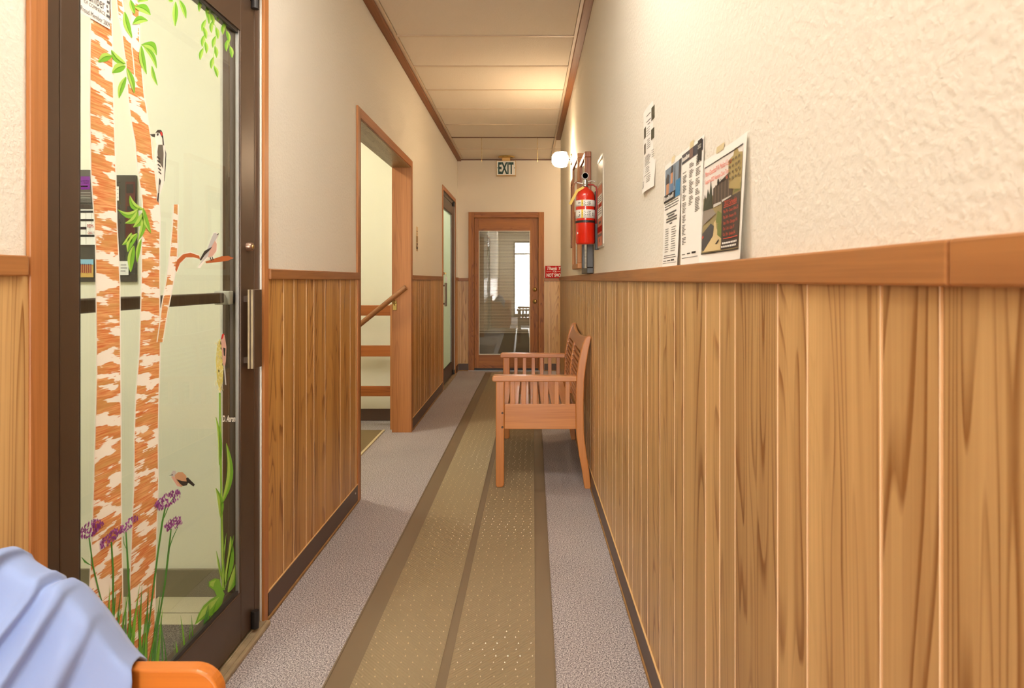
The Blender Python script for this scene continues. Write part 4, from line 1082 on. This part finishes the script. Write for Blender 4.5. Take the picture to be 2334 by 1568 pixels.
vcard('purple_flyer', 165, 209, 387, 462, grey, 'dark grey flyer with a purple badge at the top of the notice board', .003,
      [('badge', plain('purple_badge', (128,40,150), .4), [(172,205,402,432)]), ('badge_text', M['white'], [('REM-TECH', 176, 419, 27, 8), (178,200,423,426)]), ('lines', plain('pale_grey_ink', (150,146,140), .6), [(180,206,438,440),(180,206,444,446),(180,206,450,452)])])
vcard('calendar_sheet', 172, 219, 477, 558, M['white'], 'white calendar sheet with black bands and red lettering pinned on the notice board', .003,
      [('bands', M['black'], [(174,218,480,485),(174,218,499,504),(174,197,517,523),(174,218,535,540)]), ('red_text', plain('red_print', (186,50,44), .5), [('REM-TECH', 199, 519, 34, 8), ('CALL TODAY', 200, 533, 30, 5)]), ('grid', M['greyink'], [(195.5,196,485,556),(180,180.4,485,556),(208,208.4,485,515)])])
vcard('childs_drawing', 176, 213, 591, 632, plain('sand_yellow_paint', (206,168,92), .6), 'bright drawing of a row of red posts under blue sky on the notice board', .003,
      [('sky', plain('blue_paint', (140,190,216), .6), [(176,213,591,603)]), ('posts', plain('red_paint', (160,60,50), .6), [(178+4.6*k, 180.4+4.6*k, 601, 622) for k in range(7)])])
vcard('white_card', 272, 293, 595, 627, M['white'], 'small white card low on the notice board', .003, [('lines', M['greyink'], [(275,288,603,604.5),(275,290,610,611.5),(275,286,617,618.5)])])
vcard('cream_slip', 258, 271, 425, 457, M['white'], 'narrow cream slip high on the notice board', .003, [('lines', M['greyink'], [(260,270,431,432),(260,270,440,441),(260,270,449,450)])])
vcard('maroon_flyer', 286, 308, 414, 545, plain('maroon_print', (92,40,34), .4), 'tall maroon flyer on the dark end of the notice board', .002, [('blots', M['bronze_dark'], [(288,304,420,440),(290,306,470,480)])])
# ------------------------------------------------------------------ mural painted on the glass of door 1
def GP(px, py, d=.0012):
    X = XG + d; Y = F*(-X)/(VX-px); return (X, Y, EYE-(py-VY)*Y/F)
paints = {}
def paint(name, c, rough=.45):
    if name not in paints: paints[name] = plain('paint_' + name, c, rough)
    return paints[name]
LGd, LG, LGl = paint('leaf_green', (92,160,36)), paint('leaf_mid', (120,186,50)), paint('leaf_light', (172,212,92))
DG = paint('stem_green', (70,140,50)); PU = paint('purple', (140,58,140)); PUl = paint('purple_light', (178,104,176))
WH = paint('mural_white', (240,238,228)); BK = paint('mural_black', (44,42,42)); RD = paint('mural_red', (206,44,40))
def mural(name, mats, layers, label=None):
    m = MB()
    for (mi, pts, d) in layers: m.poly([GP(x, y, d) for x, y in pts], mi)
    o = m.build(name, mats, pane_1, fix=False)
    if label: o['label'] = label
    return o
birchm = birch('painted_birch_bark')
def trunk(rows, d, label):
    Lp = [(l, y) for (y, l, r) in rows]; Rp = [(r, y) for (y, l, r) in rows]
    m = MB()
    def quadstrip(A, B, dd, mi):
        for i in range(len(A)-1):
            m.add([GP(*A[i], dd), GP(*B[i], dd), GP(*B[i+1], dd), GP(*A[i+1], dd)], [(0,1,2,3)], mi)
    quadstrip([(x-2.5, y) for x, y in Lp], [(x+2.5, y) for x, y in Rp], d, 0)
    quadstrip(Lp, Rp, d+.0004, 1)
    o = m.build('painted_trunk', [WH, birchm], pane_1, fix=False); o['label'] = label
    return o
def dens(rows):
    out = []
    for (a, b) in zip(rows, rows[1:]):
        n = max(1, int((b[0]-a[0])/18))
        for k in range(n):
            t = k/n; out.append(tuple(a[i]+(b[i]-a[i])*t for i in range(3)))
    out.append(rows[-1]); return out
T1 = [(-20,210,250),(52,208,254),(130,207,256),(250,206,258),(400,209,263),(500,216,265),(560,219,268),(640,220,272),(750,221,273),(850,222,274),(1000,218,275),(1100,215,275),(1200,212,276),(1300,207,278),(1400,203,279),(1490,210,277)]
T2 = [(125,299,318),(160,302,322),(180,291,324),(214,293,327),(250,297,333),(285,302,338),(320,309,344),(357,312,347),(400,317,353),(430,322,356),(460,326,362),(500,327,364),(563,324,363),(620,324,363),(700,322,363),(800,319,364),(900,311,361),(1000,307,359),(1100,307,360),(1180,303,357),(1260,300,355),(1340,297,353),(1400,292,352),(1440,289,352),(1508,300,350)]
T2 = [(-20,303,314),(55,302,317),(107,302,317),(135,303,320),(160,303,322)] + T2[2:]
T3 = [(-20,262,272),(0,267,277),(36,271,283),(71,279,295),(107,283,299),(140,288,303),(175,291,306)]
T4 = [(466,397,405),(520,394,404),(560,390,404),(600,386,402),(640,380,395),(695,370,384),(740,365,376),(780,359,370)]
trunk(dens(T1), .0012, 'straight painted birch trunk nearest the hinge side')
trunk(dens(T2), .0012, 'leaning painted birch trunk in the middle of the glass')
trunk(dens(T3), .0018, 'thin painted birch stem at the top'); trunk(dens(T4), .0018, 'thin painted birch branch')
BRo = paint('branch_orange', (188,100,48))
mural('painted_twig', [WH, BRo], [(0, [(396,612),(402,592),(416,578),(434,574),(455,581),(458,592),(440,588),(424,588),(410,602),(403,622)], .0016), (1, [(398,610),(404,592),(417,580),(434,576),(454,583),(456,590),(440,586),(424,586),(410,600),(402,620)], .0020), (1, [(487,590),(505,584),(520,583),(533,588),(520,594),(500,597),(470,600),(468,596)], .0020)])

def leaf(b, t, wd, bend=0.0, tone=0):
    bx, by = b; tx_, ty = t; dx, dy = tx_-bx, ty-by; Ln = math.hypot(dx, dy); nx, ny = -dy/Ln, dx/Ln
    def c(s): k = bend*Ln*math.sin(math.pi*s); return bx+dx*s+nx*k, by+dy*s+ny*k
    A = []; B = []; n = 9
    for i in range(n+1):
        s = i/n; x, y = c(s); h = wd/2*math.sin(math.pi*min(1, s*.96+.02))**.8*(1.15-.35*s)
        A.append((x+nx*h, y+ny*h)); B.append((x-nx*h, y-ny*h))
    sh = lambda P, Q, k: [(p[0]*(1-k)+q[0]*k, p[1]*(1-k)+q[1]*k) for p, q in zip(P, Q)]
    out = A + B[::-1]
    l1 = A + sh(A, B, .42)[::-1]
    l2 = sh(A, B, .46) + sh(A, B, .52)[::-1]
    mats = [LG, LGl, LGd] if tone == 0 else [LGl, LG, LG]
    mural('painted_leaf', mats, [(0, out, .0024), (1, l1, .0027), (2, l2, .0029)])
for a in [((255,127),(224,141),20,.1), ((286,146),(254,114),16,-.12), ((286,150),(256,166),22,.1), ((287,175),(271,224),15,.05), ((289,155),(306,212),13,-.05),
          ((322,102),(357,126),19,-.28), ((322,105),(334,169),14,.05), ((326,103),(357,156),12,-.1), ((346,150),(359,195),9,.05),
          ((308,15),(343,34),20,-.15), ((303,54),(337,47),18,-.18), ((284,27),(301,86),15,.05), ((297,0),(307,32),12,0), ((314,3),(338,1),10,-.1),
          ((400,4),(399,60),13,0), ((409,0),(424,42),11,-.05), ((384,0),(395,3),8,0),
          ((327,478),(296,446),15,-.22), ((318,474),(269,478),15,-.30), ((314,480),(285,509),16,-.22), ((326,485),(304,518),18,-.15), ((327,490),(315,548),13,-.08), ((326,474),(344,531),13,.05),
          ((300,531),(279,558),14,-.15), ((313,532),(291,574),17,.1), ((305,560),(298,620),16,.05), ((322,545),(313,598),10,.05)]:
    leaf(*a)
def willow(pts, ln=27, wd=9):
    for i in range(len(pts)-1):
        (x0, y0), (x1, y1) = pts[i], pts[i+1]
        leaf((x0, y0), (x0+(x1-x0)*.5+(-6 if i % 2 else 5), y0+ln), wd, .06*(1 if i % 2 else -1), 1)
    m = MB()
    for (a, b) in zip(pts, pts[1:]):
        m.poly([GP(a[0]-.6, a[1], .0021), GP(a[0]+.6, a[1], .0021), GP(b[0]+.6, b[1], .0021), GP(b[0]-.6, b[1], .0021)])
    m.build('painted_stem', LGl, pane_1, fix=False)
willow([(474,28),(469,45),(464,62),(466,80),(468,95),(463,110),(461,125)])
willow([(458,-14),(459,0),(461,12)]); willow([(470,-4),(476,12),(480,30),(484,48),(492,62),(492,82),(490,105),(487,130),(488,150),(494,170)])
willow([(492,8),(500,22),(507,35),(512,52),(516,70),(520,90),(524,105),(524,120)]); willow([(505,18),(514,30),(522,44)], 24, 12)

# flowers: dabbed heads on stems
def flower(head, n, stem, label):
    m = MB(); (x0, y0, x1, y1, th) = head
    dx, dy = x1-x0, y1-y0; Ln = math.hypot(dx, dy); nx, ny = -dy/Ln, dx/Ln
    for k in range(n):
        s = random.random(); q = (random.random()-.5)*th*(1-.5*abs(2*s-1)**3)
        cx, cy = x0+dx*s+nx*q, y0+dy*s+ny*q; a = math.radians(random.uniform(50, 115)); l, w_ = random.uniform(3, 5), random.uniform(1.3, 2)
        ca, sa = math.cos(a), -math.sin(a); d = .0030+.00002*k
        m.poly([GP(cx+ca*l, cy+sa*l, d), GP(cx-sa*w_, cy+ca*w_, d), GP(cx-ca*l, cy-sa*l, d), GP(cx+sa*w_, cy-ca*w_, d)], 1 if random.random() < .28 else 0)
    for st_ in stem:
        for (a, b) in zip(st_, st_[1:]):
            m.poly([GP(a[0]-a[2], a[1], .0026), GP(a[0]+a[2], a[1], .0026), GP(b[0]+b[2], b[1], .0026), GP(b[0]-b[2], b[1], .0026)], 2)
    o = m.build('painted_flower', [PU, PUl, DG], pane_1, fix=False)
    return o
flower((182,1222,232,1188,30), 110, [[(203,1225,1.5),(212,1290,1.8),(225,1345,1.6),(232,1370,1.4)], [(210,1290,1),(196,1282,3.5),(186,1270,.6)]], '')
flower((229,1246,270,1208,20), 70, [[(254,1235,1.8),(258,1300,2),(258,1400,2),(256,1470,1.8)]], '')
flower((272,1214,312,1178,18), 60, [[(287,1210,1.5),(292,1300,2.4),(297,1400,2.4),(296,1490,2)], [(290,1255,.8),(283,1240,.8),(281,1222,.5)]], '')
flower((354,1158,409,1122,26), 120, [[(378,1150,1.5),(370,1190,2.2),(360,1260,2),(350,1340,1.8),(336,1450,1.6)], [(374,1180,1),(386,1150,1),(396,1132,.6)]], '')
flower((377,1204,415,1182,22), 80, [[(390,1205,1.6),(384,1260,2.2),(376,1330,2.2),(364,1400,1.8),(350,1490,1.6)], [(384,1255,1),(394,1225,1),(406,1200,.6)]], '')
# grass
m = MB(); random.seed(11)
for k in range(46):
    x = random.uniform(245, 440) if k < 34 else random.uniform(440, 480); yb = 1512-max(0, (x-400))*.85+random.uniform(-6, 4)
    h = random.uniform(60, 190) if x < 400 else random.uniform(30, 95); ln = random.uniform(-12, 26); w_ = random.uniform(1.6, 3.2)
    c = [(x-w_, yb), (x+w_, yb), (x+ln*.5+w_*.7, yb-h*.6), (x+ln, yb-h), (x+ln*.5-w_*.7, yb-h*.6)]
    d = .0031+.00002*k
    m.poly([GP(a, b, d) for a, b in c], k % 3)
o = m.build('painted_grass', [DG, LG, LGd], pane_1, fix=False); o['kind'] = 'stuff'
# tall leafy plant beside the stile
PL = [((509,1340),(500,1075),16,0), ((501,1190),(497,1112),10,.05), ((498,1030),(500,970),8,0)]
mural('painted_stalk', [LG, LGl], [(0, [(506,1345),(503,1180),(500,1000),(499,895),(503,895),(505,1000),(508,1180),(513,1345)], .0024), (1, [(507,1340),(505,1180),(502,1000),(501,900),(502,900),(504,1000),(507,1180),(510,1340)], .0026)])
for a in [((503,1180),(492,1112),13,.08), ((505,1150),(516,1010),14,.10), ((500,1060),(492,950),9,.05), ((511,1335),(526,1222),16,.06), ((520,1350),(541,1278),18,.06), ((514,1340),(533,1220),5,0), ((505,1320),(493,1255),5,0), ((503,1330),(516,1215),4,0)]:
    leaf(*a, 1)
mural('painted_broad_leaf', [LG, LGl], [(0, [(444,1424),(452,1400),(464,1380),(480,1366),(494,1358),(489,1346),(484,1342),(476,1336),(476,1326),(490,1318),(500,1320),(506,1340),(512,1354),(506,1376),(494,1392),(478,1404),(462,1412)], .0022), (1, [(450,1416),(460,1392),(480,1372),(500,1360),(484,1384),(466,1402)], .0025), (1, [(478,1334),(480,1326),(492,1322),(488,1330),(486,1338)], .0025)])
# cattail and birds
m = MB(); random.seed(3); YLm = [paint('cat_yellow', (222,214,120)), paint('cat_pale', (238,234,176))]
m.poly([GP(x, y, .0022) for x, y in [(502,895),(495,870),(492,820),(495,785),(501,772),(508,785),(510,820),(508,870)]], 0)
for k in range(90):
    x, y = random.uniform(492, 510), random.uniform(776, 892); m.poly([GP(x-1, y-2, .0026), GP(x+1, y-2, .0026), GP(x+1, y+2, .0026), GP(x-1, y+2, .0026)], 1)
m.build('painted_cattail', YLm, pane_1, fix=False)
PKb = paint('bird_pink', (220,176,160)); GRb = paint('bird_grey', (196,196,196)); BRb = paint('bird_tan', (206,162,124)); OL = paint('bird_olive', (96,92,84))
mural('painted_woodpecker', [WH, BK, RD, OL], [
    (0, [(354,302),(360,296),(368,297),(372,304),(374,322),(379,345),(378,380),(375,412),(371,425),(366,440),(360,462),(357,455),(358,420),(356,400),(352,380),(352,350),(357,330),(353,316)], .0022),
    (1, [(341,306),(354,305),(353,313),(348,312)], .0026), (1, [(354,303),(359,296),(367,296),(371,303),(373,318),(374,332),(371,330),(370,315),(364,303),(358,302)], .0026),
    (2, [(365,300),(369,301),(371,308),(368,310),(366,306)], .0030), (3, [(361,330),(371,330),(373,350),(372,385),(366,374),(360,360),(359,345)], .0027),
    (1, [(376,340),(379,350),(378,378),(375,413),(374,413),(376,380),(377,352)], .0028), (1, [(363,405),(367,412),(364,430),(361,462),(358,456),(361,430)], .0027),
    (0, [(363,420),(364,422),(362,440),(361,440)], .0030)] +
    [(1, [(357+k*.9, 358+k*8.5), (364+k*.9, 364+k*8.5), (366+k*.5, 362+k*8.5), (359+k*.9, 356+k*8.5)], .0029) for k in range(5)] + [(1, [(357,305),(361,303),(362,308),(358,310)], .0029)])
mural('painted_dove', [GRb, PKb, BK, WH], [(3, [(450,610),(466,583),(480,546),(487,530),(493,529),(499,535),(494,546),(496,570),(486,588),(470,592),(456,611)], .0021),
    (0, [(452,607),(467,583),(480,548),(487,532),(492,531),(497,537),(490,550),(478,580),(462,596)], .0025), (1, [(490,548),(494,556),(493,572),(484,584),(474,586),(480,566)], .0028),
    (2, [(455,592),(466,572),(484,562),(480,568),(468,580),(458,594)], .0030), (2, [(494,535),(499,531),(497,536)], .0030), (2, [(480,586),(483,594),(481,594),(478,587)], .003), (2, [(484,584),(487,592),(485,593),(483,586)], .003)])
mural('painted_finch', [PKb, RD, GRb, BK], [(0, [(504,772),(508,762),(512,764),(516,790),(515,820),(513,835),(508,830),(506,800)], .0031), (1, [(504,772),(506,762),(511,760),(509,768),(506,774)], .0034), (2, [(509,832),(513,834),(516,878),(513,876),(511,850)], .0032), (3, [(509,792),(514,794),(513,812),(510,810)], .0034)])
mural('painted_sparrow', [BRb, GRb, BK, PKb], [(1, [(390,1080),(394,1073),(400,1073),(403,1080),(398,1086),(392,1086)], .0023), (0, [(398,1083),(406,1076),(416,1076),(424,1084),(428,1096),(420,1106),(412,1110),(402,1104)], .0025), (3, [(390,1086),(398,1086),(404,1100),(414,1110),(404,1108),(396,1096)], .0027), (2, [(402,1092),(414,1096),(430,1098),(426,1106),(418,1108),(410,1102)], .0029), (2, [(424,1090),(428,1088),(444,1104),(441,1109),(426,1098)], .0029), (2, [(385,1084),(394,1081),(394,1083)], .003)])
# signature
m = MB(); put_text(m, 'D. Aaron', lambda a, b: GP(a, b, .003), 507, 961, 29, -14, slant=-.1, bold=.03); m.build('painted_signature', WH, pane_1, fix=False)
# membership sticker, its lower edge in the picture
stk = [(176,24),(251,67),(253,-60),(176,-120)]
m = MB().poly([GP(x, y, .0034) for x, y in stk]).build('membership_sticker', M['white'], pane_1, fix=False)
zt = lambda u, q, d=.0040: (XG+d, u, q)
b0 = GP(180,27); b1 = GP(251,67)
tm = MB()
put_text(tm, 'Proud Member 2009', zt, b0[1]+.002, b0[2]+.005, (b1[1]-b0[1])*.93, .011)
put_text(tm, 'OF COMMERCE', zt, b0[1]+.012, b0[2]+.026, (b1[1]-b0[1])*.68, .008)
put_text(tm, 'Chamber', zt, b0[1]+.004, b0[2]+.038, (b1[1]-b0[1])*.74, .024)
Yr = b1[1]
for k in range(5): tm.box(XG+.0039, XG+.0040, Yr-.017+.002*(k % 2), Yr-.006-.003*(k % 3), b0[2]+.026+.011*k, b0[2]+.032+.011*k)
tm.box(XG+.0039, XG+.0041, Yr-.006, Yr-.003, b0[2]+.022, b0[2]+.085)
tm.build('sticker_print', M['greyink'], pane_1, fix=False)
